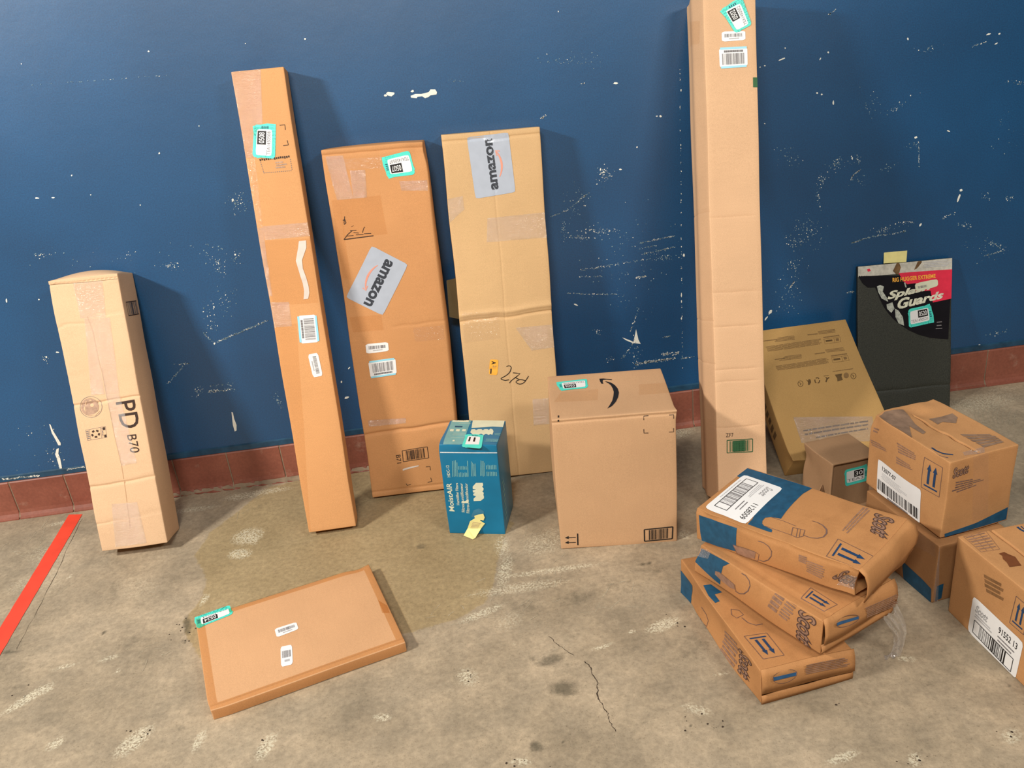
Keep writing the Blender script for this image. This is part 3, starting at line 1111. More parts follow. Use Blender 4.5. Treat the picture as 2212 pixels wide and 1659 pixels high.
ribbon([(1263, 1428), (1275, 1442), (1282, 1460), (1292, 1476)], 0.0022)
ribbon([(1292, 1476), (1289, 1504), (1298, 1520), (1312, 1540)], 0.0026)
ribbon([(1312, 1540), (1318, 1560), (1330, 1580)], 0.0018)
ribbon([(1186, 1374), (1200, 1388), (1216, 1400), (1240, 1416)], 0.0016)
ribbon([(178, 1120), (150, 1176), (120, 1240), (90, 1300), (44, 1386), (33, 1408)], 0.0011, 0.8)
for _ in range(70):
    x, y = rc.choice([(305, 1590), (60, 1505), (1010, 1462), (575, 1610), (1440, 1350), (1500, 1560), (1830, 1530), (1975, 1640), (1120, 1650), (403, 1350), (400, 1370), (1540, 1560), (2180, 1590)])
    x, y = x + rc.gauss(0, 22), y + rc.gauss(0, 10)
    b = len(cv)
    r = 0.001 + rc.random() * 0.0028
    g = on_floor((x, y))
    for k in range(6):
        rr = r * (0.6 + 0.5 * rc.random())
        cv.append((g[0] + rr * math.cos(k * math.pi / 3), g[1] + rr * math.sin(k * math.pi / 3), 0.0003))
    cf.append(tuple(range(b, b + 6)))
tag(mesh_obj('floor_crack', cv, cf, MAT['crack'], None, floor), None)

MAT['scrape'] = plain('pale_scrape', (180, 170, 148), 0.9, 0.1, 0.08, 120)
cv, cf = [], []
for _ in range(95):
    x, y = rc.choice([(1180, 1230), (1120, 1270), (1040, 1320), (1220, 1340), (1330, 1300), (1180, 1180), (100, 1180), (80, 1290), (520, 1070), (420, 1110), (1080, 1200), (2130, 860), (300, 1420), (1240, 1420), (140, 1150), (980, 1345)])
    x, y = x + rc.gauss(0, 50), y + rc.gauss(0, 22)
    if y > 1640 or y < 1126 - x * 0.1 + 0:
        continue
    a = rc.gauss(-0.35, 0.5)
    L_ = 8 + rc.random() * 34
    ribbon([(x, y), (x + L_ * math.cos(a) * 0.5, y + L_ * math.sin(a) * 0.5 + rc.gauss(0, 1.5)), (x + L_ * math.cos(a), y + L_ * math.sin(a))], 0.0008 + 0.0012 * rc.random(), 0.5, 4)
for k in range(9):
    cx = 2102 + k * 11 + rc.gauss(0, 2)
    ribbon([(cx + 6, 872 + k * 1.5), (cx, 884 + k * 2), (cx - 1, 896 + k * 2), (cx + 3, 908 + k * 1.6)], 0.0012, 0.6, 4)
mesh_obj('floor_scrape', cv, cf, MAT['scrape'], None, floor)

# ---- red line of tape on the floor
MAT['redtape'] = plain('red_floor_tape', (236, 74, 50), 0.5, 0.4, 0.06, 12)
L0, L1 = on_floor((147, 1112)), on_floor((0, 1353))
R0, R1 = on_floor((180.5, 1111)), on_floor((0, 1421))
cvv, cff = [], []
nseg = 60
for i in range(nseg + 1):
    t = i / nseg * 2.2
    a, b = L0 + (L1 - L0) * t, R0 + (R1 - R0) * t
    # keep a constant width along the line
    d = (R1 - R0)[:2] / np.linalg.norm((R1 - R0)[:2])
    nrm = np.array([-d[1], d[0]])
    w = 0.028
    c = (L0[:2] + R0[:2]) / 2 + d * np.linalg.norm((R1 - R0)[:2]) * t
    nrm = (L0 - R0)[:2] / np.linalg.norm((L0 - R0)[:2])
    ja, jb = rc.uniform(-0.0008, 0.0008), rc.uniform(-0.0008, 0.0008)
    cvv += [(c[0] + nrm[0] * (w + ja), c[1] + nrm[1] * (w + ja), 0.0009), (c[0] - nrm[0] * (w + jb), c[1] - nrm[1] * (w + jb), 0.0009)]
for i in range(nseg):
    cff.append((2 * i, 2 * i + 1, 2 * i + 3, 2 * i + 2))
rt_ = mesh_obj('floor_tape', cvv, cff, MAT['redtape'])
tag(rt_, 'straight red line of tape stuck on the concrete floor at far left', 'floor tape')

# ================================================================== the cartons leaning on the wall
cA, cA2, cA3 = cr(60, 540, 2.37), cr(140, 840, 9.761), cr(80, 560, 8.296)
cBx, cB2 = cr(460, 120, 3.192), cr(560, 620, 2.962)
cB4 = cr(0, 500, 2.989)
cC, cC2 = cr(680, 280, 3.95), cr(740, 680, 3.95)
cD, cD2 = cr(920, 240, 4.147), cr(960, 620, 4.879)
cE = cr(1160, 780, 3.95)
cF, cF2 = cr(1460, 0, 5.532), cr(1460, 300, 2.127)
cH = cr(920, 880, 5.532)
cG = cr(390, 1200, 4.337)
cJ = cr(1640, 690, 6.146)
cRr = cr(1620, 520, 4.367)
cK = cr(1720, 930, 10.367)
cL3 = cr(1620, 820, 3.073)
cLl = cr(1870, 960, 8.729)
cLt = cr(1880, 850, 6.663)
cO = cr(1480, 980, 4.254)
cOl = cr(1500, 1010, 11.06)
cPQ = cr(1440, 1160, 4.096)
cN, cN2 = cr(2080, 1270, 7.902), cr(2000, 1000, 3.318)

def corner_marks(box, face, conv, marks):
    for p_ in marks:
        dm = Decal(box, face, st=[(0, 0), (1, 0), (1, 1), (0, 1)])
        dm.strokepx(conv(*p_), 0.0022, 'boxink')
        dm.build('printed_corner_mark', 0.0010)


# ---------------- A: pale carton with the large PD lettering
mA = cardboard('pale_tan_cardboard', (218, 182, 146), 0.1, flute='z', seed=1)
A = Carton('cardboard_box', 'tall pale tan box marked PD B70, leaning on the wall at far left', 'box',
           (-1.3151, -0.4134, 0.0426), (0.68, -16.0, 0.4), (0.2242, 0.1556, 0.9437), mA, cell=0.010,
           fields=[f_noise(0.0022, 7, 3), f_bulge('right', 0.006), f_bulge('top', 0.022, 0.7),
                   f_crease('front', 2, 0.805, 0.0025, 0.004, 0.06, 0.004, 3, (0.5, 1.1)), f_crease('front', 2, 0.79, 0.002, 0.004, 0.0, 0.008, 4, (-.1, 0.5)),
                   f_crease('front', 2, 0.522, 0.004, 0.004, 0.02, 0.002, 5), f_crease('front', 2, 0.232, 0.004, 0.005, 0.04, 0.002, 6),
                   f_crease('front', 2, 0.93, 0.003, 0.003, 0.0, 0.002, 7), f_crease('front', 2, 0.10, 0.002, 0.004, 0.05, 0.003, 8), f_crease('front', 2, 0.62, 0.0012, 0.004, 0.0, 0.003, 9)],
           lines={2: [a + d for a in (0.805, 0.79, 0.53, 0.522, 0.24, 0.232, 0.93, 0.10) for d in (-0.006, -0.003, 0, 0.003, 0.006)]})
# overlapping flap edge that runs up the middle of the front
MAT['seamA'] = cardboard('cut_cardboard_edge', (196, 158, 122), 0.0, seed=2)
d = Decal(A, 'front', cA((300, 260), (520, 260), (520, 1500), (300, 1500)))
seam = cA((305, 340), (335, 420), (362, 560), (386, 650), (402, 735), (440, 930), (480, 1105), (500, 1230), (525, 1420))
d.strokepx(seam, 0.0022, 'seamA')
d.build('flap_seam', 0.0006)
for q in (cA((225, 140), (380, 130), (400, 345), (270, 350)), cA((330, 350), (420, 345), (470, 735), (400, 742)), cA((290, 350), (330, 350), (395, 738), (325, 745)),
          cA((400, 742), (470, 738), (560, 1090), (480, 1105)), cA((430, 1300), (560, 1290), (610, 1500), (450, 1520))):
    tape(A, 'front', q, 'tapewr', 0.0012)
d = Decal(A, 'front', cA2((1468, 222), (1590, 800), (1195, 845), (1075, 288)))
d.text('PD', 0, 0, 1, 1, 'boxink', 0.005)
d.build('printed_lettering', 0.0010)
d = Decal(A, 'front', cA2((1505, 955), (1585, 1335), (1385, 1350), (1310, 975)))
d.text('B70', 0, 0, 1, 1, 'boxink', 0.0)
d.build('printed_lettering', 0.0010)
d = Decal(A, 'front', cA2((320, 160), (785, 160), (785, 600), (320, 600)))
T = [(-2 * math.pi * i / 28) for i in range(28)]
circ = lambda cx, cy, rx, ry: [(cx + rx * math.cos(t), cy + ry * math.sin(t)) for t in T]
d.poly(circ(0.45, 0.5, 0.40, 0.42), 'stamp')
d.stroke([(0.5 + 0.5 * math.cos(t), 0.5 + 0.5 * math.sin(t)) for t in T], 0.0012, 'softink', True)
o = d.build('printed_globe_stamp', 0.0010)
d2 = Decal(A, 'front', st=d.q)
d2.poly(circ(0.55, 0.42, 0.09, 0.08), mA)
d2.poly([(0.18, 0.6), (0.26, 0.2), (0.32, 0.22), (0.24, 0.5), (0.26, 0.75)], mA)
d2.poly([(0.4, 0.88), (0.7, 0.92), (0.9, 0.7), (0.85, 0.68), (0.65, 0.84)], mA)
d2.poly([(0.42, 0.22), (0.5, 0.3), (0.55, 0.18), (0.46, 0.14)], mA)
d2.build('stamp_gap', 0.0014, o)
d = Decal(A, 'front', cA2((440, 870), (855, 790), (888, 1020), (480, 1088)))
for a, b in (((0, 0), (1, 0)), ((1, 0), (1, 1)), ((1, 1), (0, 1)), ((0, 1), (0, 0)), ((0.17, 0), (0.17, 1)), ((0.74, 0), (0.74, 1))):
    d.stroke([a, b], 0.0008, 'softink')
for k in range(5):
    a0 = k * 2 * math.pi / 5
    pts = [(0.46 + 0.18 * math.cos(a0 + x) * 1.0, 0.5 + 0.30 * math.sin(a0 + x)) for x in (0, 0.35, 0.7)]
    d.stroke(pts, 0.006, 'boxink')
d.rect(0.86, 0.05, 0.97, 0.3, 'boxink')
d.rect(0.88, 0.74, 0.99, 0.97, 'boxink')
d.greek(0.78, 0.1, 0.86, 0.9, 6, 'softink', 2)
d.greek(0.02, 0.1, 0.15, 0.95, 5, 'softink', 3)
d.build('printed_recycling_mark', 0.0010)
d = Decal(A, 'right', cA3((1590, 770), (1775, 745), (1822, 978), (1638, 1012)))
d.stroke([(0, 0), (1, 0)], 0.003, 'boxink'); d.stroke([(0, 1), (1, 1)], 0.003, 'boxink'); d.stroke([(0, 0), (0, 1)], 0.002, 'boxink')
d.barcode(0.1, 0.05, 1.0, 0.95, 'softink', 9, 4, 0.5)
d.rect(0.4, 0.05, 0.55, 0.95, 'boxink')
d.build('printed_barcode', 0.0010)
d = Decal(A, 'front', cA((96, 156), (460, 122), (466, 146), (105, 178)))
d.grid(mA, 16, 2)
d.build('folded_edge_strip', 0.0030)

# ---------------- B: tall narrow orange-brown carton
mB = cardboard('orange_brown_cardboard', (212, 156, 104), 0.0, flute='z', seed=4)
B = Carton('cardboard_box', 'tall narrow orange brown box with torn white strip and sticker 0508', 'box',
           (-0.5967, -0.4461, 0.0214), (1.1, -13.19, 0.58), (0.1646, 0.091, 1.5511), mB, cell=0.012,
           fields=[f_noise(0.0018, 5, 8), f_recess('top', 0.02)])
for q in (cBx((120, 100), (330, 95), (350, 700), (210, 710)), cBx((212, 715), (290, 710), (345, 1180), (300, 1190)), cBx((300, 1190), (345, 1185), (410, 1659), (375, 1659)),
          cBx((340, 1178), (652, 1150), (668, 1245), (362, 1272)), cB2((55, 100), (190, 95), (210, 250), (85, 260))):
    tape(B, 'front', q, 'tapewr' if q[0][1] > 400 or q[1][1] < 200 else 'tape', 0.0007)
tape(B, 'front', cB4((1690, 60), (2005, 45), (2055, 460), (1760, 480)), 'tapeedge', 0.0005)
tape(B, 'front', cB2((90, 240), (240, 235), (330, 1560), (300, 1560)), 'tapeedge', 0.0004)
d = Decal(B, 'front', cB4((1900, 40), (2000, 40), (2000, 450), (1900, 450)))
left = cB4((1930, 62), (1924, 110), (1910, 190), (1925, 240), (1940, 290), (1955, 335), (1964, 385), (1960, 438))
right = cB4((1976, 58), (1978, 105), (1950, 185), (1956, 240), (1978, 300), (1992, 350), (1998, 395), (1990, 434))
for i in range(len(left) - 1):
    d.polypx([left[i], right[i], right[i + 1], left[i + 1]], 'torn')
d.build('torn_white_strip', 0.0012)
d = Decal(B, 'front', cBx((460, 478), (520, 478), (520, 620), (460, 620)))
corner_marks(B, 'front', cBx, (((460, 481), (495, 477), (499, 512)), ((484, 621), (520, 616), (512, 585))))
d = Decal(B, 'front', cBx((320, 715), (532, 692), (548, 795), (350, 812)))
rb = random.Random(2)
for k in range(15):
    a = k / 15
    d.rect(a, -0.04 + 0.03 * rb.random(), a + 0.045, 0.09 + 0.05 * rb.random(), 'boxink' if k != 6 else 'softink')
    d.rect(a, 0.95, a + 0.03, 1.0, 'softink')
for k in range(6):
    d.rect(0.0, 0.2 + k * 0.13, 0.02, 0.27 + k * 0.13, 'softink')
    d.rect(0.98, 0.2 + k * 0.13, 1.0, 0.27 + k * 0.13, 'softink')
d.greek(0.45, 0.3, 0.85, 0.8, 3, 'stamp', 5, 0.6, 0.4, 0.2)
d.build('smudged_stamp', 0.0010)
inventory_label(B, 'front', [(545, 339), (549, 269), (596, 270), (594.5, 343)], '0508', 'TEA1450508')
barcode_label(B, 'front', cB2((366, 175), (386, 352), (260, 362), (243, 185)), True, 5)
barcode_label(B, 'front', cB2((375, 420), (407, 567), (345, 578), (311, 432)), False, 6)

# ---------------- C: wide orange-brown carton
mC = cardboard('mid_brown_cardboard', (202, 146, 96), 0.05, flute='z', seed=7)
C = Carton('cardboard_box', 'wide brown box with tilted silver logo label and sticker 0507', 'box',
           (-0.3795, -0.2549, 0.0152), (-0.37, -6.8, 1.23), (0.3374, 0.106, 1.2558), mC, cell=0.014,
           fields=[f_noise(0.0028, 5, 21), f_bulge('right', 0.012, 0.6), f_bulge('left', 0.004), f_bulge('top', 0.006, .7),
                   f_crease('front', 2, 0.250, 0.006, 0.006, 0.02, 0.003, 3), f_crease('front', 2, 0.64, 0.0018, 0.005, 0.01, 0.003, 5, (0.45, 1.1)), f_dent((0.97, 0.1, 0.98), 0.04, (-0.008, 0.01, -0.004)),
                   f_crease('front', 2, 1.238, 0.004, 0.004, 0.0, 0.001, 9), f_crease('front', 2, 0.021, 0.003, 0.004, 0.0, 0.001, 9)],
           lines={2: [a + d for a in (0.254, 0.64, 1.238, 0.021) for d in (-0.012, -0.008, -0.004, 0, 0.004, 0.008, 0.012)]})
tape(C, 'front', cC((90, 230), (240, 220), (330, 590), (190, 600)), 'tapewr', 0.0008)
tape(C, 'front', cC((300, 350), (430, 342), (445, 580), (330, 588)), 'tapewr', 0.0010)
tape(C, 'front', cC((100, 260), (570, 230), (560, 330), (110, 345)), 'tape', 0.0006)
tape(C, 'front', cC((720, 440), (960, 430), (965, 520), (740, 520)), 'tapewr', 0.0007)
tape(C, 'front', cC((140, 600), (210, 600), (310, 1280), (240, 1280)), 'tapeedge', 0.0006)
tape(C, 'front', cC((210, 600), (560, 560), (620, 890), (250, 935)), 'tapeedge', 0.0005)
tape(C, 'front', cC2((215, 900), (540, 880), (540, 925), (225, 955)), 'tapewr', 0.0009)
tape(C, 'front', cC2((60, 20), (330, 0), (350, 130), (90, 150)), 'tapeedge', 0.0006)
tape(C, 'front', cC2((600, 110), (860, 90), (870, 210), (620, 230)), 'tape', 0.0006)
logo_label(C, 'front', cC((795, 1150), (580, 1585), (265, 1430), (485, 990)), (0.08, 0.34), (0.96, 0.56), (0.25, 0.72, 0.66, 0.76))
inventory_label(C, 'front', [(897, 377), (836.5, 384), (825.6, 340), (884.6, 325)], '0507', 'TEA1450507')
barcode_label(C, 'front', cC2((195, 250), (388, 232), (395, 308), (203, 332)), False, 8)
barcode_label(C, 'front', cC2((218, 397), (450, 365), (463, 508), (240, 542)), True, 9)
d = Decal(C, 'front', cC2((508, 1160), (722, 1125), (734, 1220), (518, 1253)))
framed_barcode(d, 'boxink', 3, 0.0022, bars=(0.12, 0.86))
d.build('printed_barcode', 0.0011)
d = Decal(C, 'front', cC2((492, 1192), (502, 1264), (466, 1268), (454, 1198)))
d.text('B71', 0, 0, 1, 1, 'boxink')
d.build('printed_lettering', 0.0011)
d = Decal(C, 'front', cC2((500, 1280), (770, 1280), (770, 1460), (500, 1460)))
corner_marks(C, 'front', cC2, (((710, 1297), (745, 1293), (749, 1326)), ((725, 1428), (761, 1422), (752, 1390)), ((543, 1440), (550, 1455), (581, 1447))))
d.polypx(cC2((512, 1315), (560, 1300), (650, 1282), (648, 1292), (560, 1315), (515, 1330)), 'torn')
d.build('torn_scrap', 0.0011)
d = Decal(C, 'front', cC((245, 740), (500, 740), (500, 940), (245, 940)))
for p, w in ((cC((248, 938), (500, 905)), .003), (cC((248, 938), (280, 895), (320, 860)), .0022), (cC((300, 862), (355, 858)), .002), (cC((330, 878), (375, 882)), .002), (cC((265, 908), (330, 903)), .002),
             (cC((350, 898), (415, 894)), .002), (cC((420, 888), (480, 885)), .002), (cC((405, 880), (418, 840), (426, 830)), .002), (cC((248, 800), (255, 740)), .002), (cC((240, 775), (255, 765), (265, 795), (250, 808)), .003), (cC((310, 830), (330, 818)), .001)):
    d.strokepx(p, w, 'boxink')
d.build('printed_line_drawing', 0.0011)

# ---------------- D: wide pale carton
mD = cardboard('light_tan_cardboard', (208, 172, 126), 0.05, flute='z', seed=9)
Dx = Carton('cardboard_box', 'wide light tan box with upright silver logo label and handwriting, behind the blue box', 'box',
            (0.008, -0.2335, 0.0127), (-0.31, -6.94, 1.63), (0.3333, 0.0807, 1.2598), mD, cell=0.014,
            fields=[f_noise(0.0025, 5, 31), f_bulge('front', 0.006), f_crease('front', 2, 0.640, -0.006, 0.010, 0.02, 0.004, 3), f_crease('front', 2, 0.617, 0.005, 0.004, 0.02, 0.004, 3),
                    f_crease('front', 2, 1.237, 0.004, 0.004, 0.0, 0.001, 9), f_crease('front', 2, 0.43, 0.0015, 0.004, 0.0, 0.003, 13, (-.1, .5)), f_crease('front', 2, 0.30, 0.0015, 0.004, 0.0, 0.003, 14, (-.1, .4)),
                    f_crease('front', 0, 0.165, 0.0012, 0.003, 0.0, 0.001, 15)],
            lines={2: [a + d for a in (0.645, 0.62, 1.237) for d in (-0.012, -0.008, -0.004, 0, 0.004, 0.008, 0.012)], 0: [.16, .163, .165, .167, .17]})
tape(Dx, 'front', cD((550, 960), (1080, 905), (1108, 1130), (545, 1175)), 'tapewr', 0.0007)
tape(Dx, 'front', cD((190, 790), (330, 760), (345, 880), (215, 1000)), 'tapewr', 0.0008)
tape(Dx, 'front', cD2((190, 270), (580, 260), (590, 540), (210, 590)), 'tape', 0.0008)
tape(Dx, 'front', cD2((750, 430), (1165, 390), (1182, 632), (920, 670)), 'tapewr', 0.0008)
tape(Dx, 'front', cD2((930, 1180), (1120, 1170), (1120, 1440), (940, 1460)), 'tapewr', 0.0008)
logo_label(Dx, 'front', cD((445, 785), (365, 235), (740, 190), (803, 725)), (0.1, 0.42), (0.95, 0.60), (0.3, 0.72, 0.66, 0.75))
d = Decal(Dx, 'front', cD2((570, 765), (557, 928), (467, 922), (479, 762)))
d.grid('orange', 6, 6, 0.04)
lab = d.build('orange_sticker', 0.0011)
p = Decal(Dx, 'front', st=d.q)
p.text('A', 0.10, 0.28, 0.32, 0.78, 'ink', 0.03)
p.text('21', 0.38, 0.2, 0.55, 0.6, 'softink')
p.greek(0.6, 0.7, 0.95, 0.9, 1, 'boxink', 2, 0.8, 0.05, 0.3)
p.build('label_print', 0.0017, lab)
d = Decal(Dx, 'front', cD2((590, 820), (890, 820), (890, 1030), (590, 1030)))
for p_ in (cD2((653, 838), (672, 829), (692, 830), (704, 848), (695, 885), (672, 915), (640, 938), (607, 955), (594, 965), (604, 975), (640, 983), (680, 977)),
           cD2((722, 903), (760, 907), (797, 911), (770, 935), (735, 962), (705, 985), (684, 1012)), cD2((743, 952), (785, 972)),
           cD2((886, 938), (868, 968), (845, 1000), (822, 1017), (795, 1023), (768, 1016), (753, 1000), (765, 985), (795, 975), (825, 978), (852, 985))):
    d.strokepx(p_, 0.003, 'marker')
d.build('handwritten_marking', 0.0011)
# loose flap on the hidden left side of D
fl = mesh_obj('side_flap', [Dx.warp(np.array([p]), True)[0] for p in ((0.0, 0.03, 0.62), (-0.035, 0.055, 0.625), (-0.033, 0.057, 0.76), (0.0, 0.03, 0.77), (0.0, 0.034, 0.62), (-0.035, 0.059, 0.625), (-0.033, 0.061, 0.76), (0.0, 0.034, 0.77))],
              [(0, 3, 2, 1), (4, 5, 6, 7), (0, 1, 5, 4), (1, 2, 6, 5), (2, 3, 7, 6), (3, 0, 4, 7)], cardboard('dull_olive_cardboard', (118, 104, 74), 0.2, seed=40), None, Dx.root)

# ---------------- E: square carton with the smile
mE = cardboard('plain_tan_cardboard', (200, 160, 122), 0.0, flute='x', seed=12)
E_ = Carton('cardboard_box', 'upright tan box with black smile arrow on its lid and sticker 0505', 'box',
            (0.2549, -0.725, 0.0012), (-6.58, -0.05, 0.5), (0.381, 0.3178, 0.4814), mE, cell=0.014,
            fields=[f_noise(0.0018, 4, 41), f_bulge('left', 0.008), f_bulge('right', 0.004), f_bulge('front', 0.004), f_bulge('top', -0.006),
                    f_crease('front', 2, 0.470, 0.003, 0.004, 0.0, 0.001, 3), f_dent((1, 0, 1), 0.02, (0.004, -0.002, 0.002))],
            lines={2: [0.462, 0.465, 0.468, 0.47, 0.473, 0.476]})
inventory_label(E_, 'top', [(1269.5, 838.5), (1209.4, 844), (1203, 826), (1268, 818.5)], '0505', 'TEA1450505')
d = Decal(E_, 'top', cE((530, 150), (700, 150), (700, 405), (530, 405)))
outer = cE((600, 407), (640, 385), (672, 350), (692, 310), (699, 270), (688, 235), (662, 205), (630, 185), (578, 172))
inner = cE((600, 407), (622, 375), (642, 340), (652, 300), (655, 265), (646, 235), (630, 208), (610, 192), (585, 178))
for i in range(len(outer) - 1):
    d.polypx([outer[i], inner[i], inner[i + 1], outer[i + 1]], 'ink')
d.polypx(cE((532, 152), (565, 150), (640, 158), (636, 165), (590, 160), (562, 163)), 'ink')
d.polypx(cE((532, 152), (562, 163), (560, 180), (566, 195), (550, 195), (538, 175)), 'ink')
d.build('printed_smile_arrow', 0.0010)
tape(E_, 'top', cE((205, 268), (522, 240), (520, 335), (142, 350)), 'tapeedge', 0.0008)
tape(E_, 'top', cE((870, 200), (1120, 185), (1160, 270), (870, 290)), 'tapeedge', 0.0008)
d = Decal(E_, 'front', cE((900, 1400), (1170, 1400), (1170, 1540), (900, 1540)))
for p_ in (((911, 502), (911, 468), (950, 464)), ((1126, 459), (1166, 457), (1166, 490)), ((911, 580), (912, 613), (950, 612)), ((1126, 605), (1165, 603), (1165, 570))):
    corner_marks(E_, 'front', cE, (p_,))
d = Decal(E_, 'front', cE((915, 1437), (1158, 1413), (1154, 1514), (917, 1536)))
framed_barcode(d, 'ink', 5, 0.004, bars=(0.16, 0.86))
d.build('printed_barcode', 0.0010)
d = Decal(E_, 'front', cE((230, 1470), (350, 1470), (350, 1570), (230, 1570)))
d.strokepx(cE((346, 1470), (349, 1570)), 0.0042, 'ink')
for yy in (1505, 1547):
    d.strokepx(cE((262, yy + 1), (331, yy - 2)), 0.0028, 'ink')
    d.polypx(cE((237, yy + 2), (270, yy - 14), (270, yy + 12)), 'ink')
d.build('printed_arrows', 0.0010)
d = Decal(E_, 'front', cE((175, 480), (190, 480), (190, 515), (175, 515)))
d.strokepx(cE((182, 494), (182, 516)), 0.0045, 'ink')
d.build('printed_tick', 0.0010)
d = Decal(E_, 'top', cE((175, 470), (190, 470), (190, 490), (175, 490)))
d.strokepx(cE((183, 466), (183, 484)), 0.0045, 'ink')
d.build('printed_tick', 0.0010)

# ---------------- F: very tall carton
mF = cardboard('pale_pinkish_tan_cardboard', (218, 178, 140), 0.0, flute='z', seed=15)
f_fold = lambda P, D: np.stack([-np.clip(1 - P[:, 0] / 0.02, 0, 1) * 0.016 * np.maximum(0, 1 - np.abs(P[:, 1] - 0.42 * D[1]) / (0.42 * D[1])), P[:, 0] * 0, P[:, 0] * 0], 1)
F_ = Carton('cardboard_box', 'tallest pale box standing against the wall with sticker 0502 near its top', 'box',
            (0.7989, -0.6902, 0.0745), (-1.39, -17.91, 3.38), (0.1646, 0.2047, 1.6423), mF, cell=0.014,
            fields=[f_noise(0.0016, 4, 51), f_fold] +
                   [f_crease('front', 2, z, 0.0016, 0.003, 0.0, 0.002, i, (-.2, .9)) for i, z in enumerate((0.93, 0.69, 0.58, 0.44, 0.40, 0.25))] +
                   [f_crease('left', 2, z, 0.0012, 0.003, 0.0, 0.002, i) for i, z in enumerate((0.95, 0.60, 0.46))],
            lines={2: [a + d for a in (0.93, 0.69, 0.58, 0.44, 0.40, 0.25, 0.95, 0.60, 0.46) for d in (-.004, -.002, 0, .002, .004)]})
inventory_label(F_, 'front', [(1588, 72.3), (1555.8, 20.8), (1602.9, -5), (1624, 53.3)], '0502', 'TEA1450502', off=0.0022)
barcode_label(F_, 'front', cF((545, 380), (828, 368), (831, 478), (548, 500)), False, 11)
barcode_label(F_, 'front', cF((857, 800), (525, 822), (512, 570), (852, 555)), True, 12)
d = Decal(F_, 'front', cF((920, 925), (978, 925), (978, 1043), (922, 1043)))
d.grid('greenink', 3, 4)
d.build('green_printed_square', 0.0009)
d = Decal(F_, 'left', cF((136, 1068), (150, 1072), (155, 1185), (138, 1190)))
d.grid('greenink', 2, 4)
d.build('green_printed_square', 0.0009)
d = Decal(F_, 'front', cF2((235, 1385), (352, 1378), (352, 1437), (235, 1443)))
framed_barcode(d, 'greenink', 7, 0.0028, bars=(0.1, 0.94))
d.rect(0.25, 0.06, 0.7, 0.94, 'greenink')
d.build('printed_green_barcode', 0.0009)
d = Decal(F_, 'front', cF2((229, 1353), (264, 1351), (265, 1369), (230, 1371)))
d.text('ZF7', 0, 0, 1, 1, 'boxink', 0.0)
d.build('printed_lettering', 0.0009)
tape(F_, 'left', cF((165, 260), (290, 250), (285, 520), (175, 560)), 'tapeedge', 0.0009)

# ---------------- G: flat carton lying on the floor
mG = cardboard('smooth_tan_cardboard', (208, 162, 120), 0.0, flute='x', seed=18)
G = Carton('flat_cardboard_box', 'thin flat box lying on the floor in front, with sticker 0524', 'box',
           (-0.7744, -1.2611, 0.0008), (16.78, -0.02, -0.1), (0.5465, 0.4201, 0.034), mG, cell=0.012,
           fields=[f_noise(0.0012, 5, 61), f_bulge('top', 0.003), f_crease('top', 1, 0.012, -0.0025, 0.004, 0, 0.001, 3), f_dent((0, 0, 0.5), 0.03, (0.006, 0.004, 0)), f_dent((0.93, 1, 1), 0.03, (0.0, -0.005, -0.004))],
           lines={1: [0.006, 0.009, 0.012, 0.015, 0.018]})
W_, H_ = G.dim[0], G.dim[1]
for st in ([(0, 0), (W_, 0), (W_, 0.022), (0, 0.022)], [(0, H_ - .022), (W_, H_ - .022), (W_, H_), (0, H_)], [(0, 0.022), (0.024, 0.022), (0.024, H_ - .022), (0, H_ - .022)], [(W_ - .022, 0.022), (W_, 0.022), (W_, H_ - .022), (W_ - .022, H_ - .022)]):
    d = Decal(G, 'top', st=st)
    n = (40, 3) if st[1][0] - st[0][0] > 0.2 else (3, 30)
    d.grid('browntape', *n)
    d.build('edge_tape', 0.0014)
d = Decal(G, 'front', st=[(0.002, 0.032), (W_ - 0.002, 0.032), (W_ - 0.002, 0.003), (0.002, 0.003)])
d.grid('browntape', 40, 2)
d.build('edge_tape', 0.0006)
tape(G, 'top', cG((1850, 420), (1935, 470), (1960, 540), (1890, 540)), 'browntape', 0.0009)
inventory_label(G, 'top', cG((492, 550), (152, 686), (140, 580), (460, 465)), '0524', 'TEA1450524')
barcode_label(G, 'top', cG((880, 690), (1085, 625), (1107, 692), (903, 770)), False, 14)
barcode_label(G, 'top', cG((937, 857), (1045, 837), (1053, 1020), (943, 1048)), False, 15)

# ---------------- H: glossy blue carton
mH = plain('glossy_blue_printed_card', (6, 112, 152), 0.3, 0.5, 0.06, 9)
MAT['tealpanel'] = plain('pale_teal_print', (116, 170, 172), 0.35, 0.5, 0.05)
MAT['worn'] = plain('worn_white_card_edge', (198, 208, 212), 0.6, 0.3, 0.08, 200)
MAT['dusty'] = plain('rubbed_blue_print', (58, 122, 152), 0.5, 0.4, 0.1, 20)
Hx = Carton('blue_product_box', 'glossy blue humidifier filter box with white lettering standing on the floor', 'box',
            (-0.1061, -0.5399, 0.0005), (-15.58, 0.6, 1.2), (0.1963, 0.1785, 0.3475), mH, r=0.0025, cell=0.010,
            fields=[f_noise(0.0012, 8, 71), f_dent((0, 0, 1), 0.02, (0.003, 0.002, -0.002))],
            corners={(0, 0, 1): (0, 0, 0.006), (1, 0, 1): (0, 0, 0.006)})
d = Decal(Hx, 'top', cH((325, 108), (562, 110), (395, 505), (185, 500)))
d.polypx(cH((330, 112), (562, 113), (440, 440), (400, 450), (190, 470), (240, 330)), 'tealpanel')
o = d.build('printed_panel', 0.0006)
d = Decal(Hx, 'top', cH((325, 108), (562, 110), (395, 505), (185, 500)))
d.polypx(cH((338, 116), (530, 118), (512, 180), (316, 176)), 'cream')
for x in (285, 357, 430):
    d.polypx(cH((x + 8, 262), (x + 52, 264), (x + 44, 290), (x, 288)), 'cream')
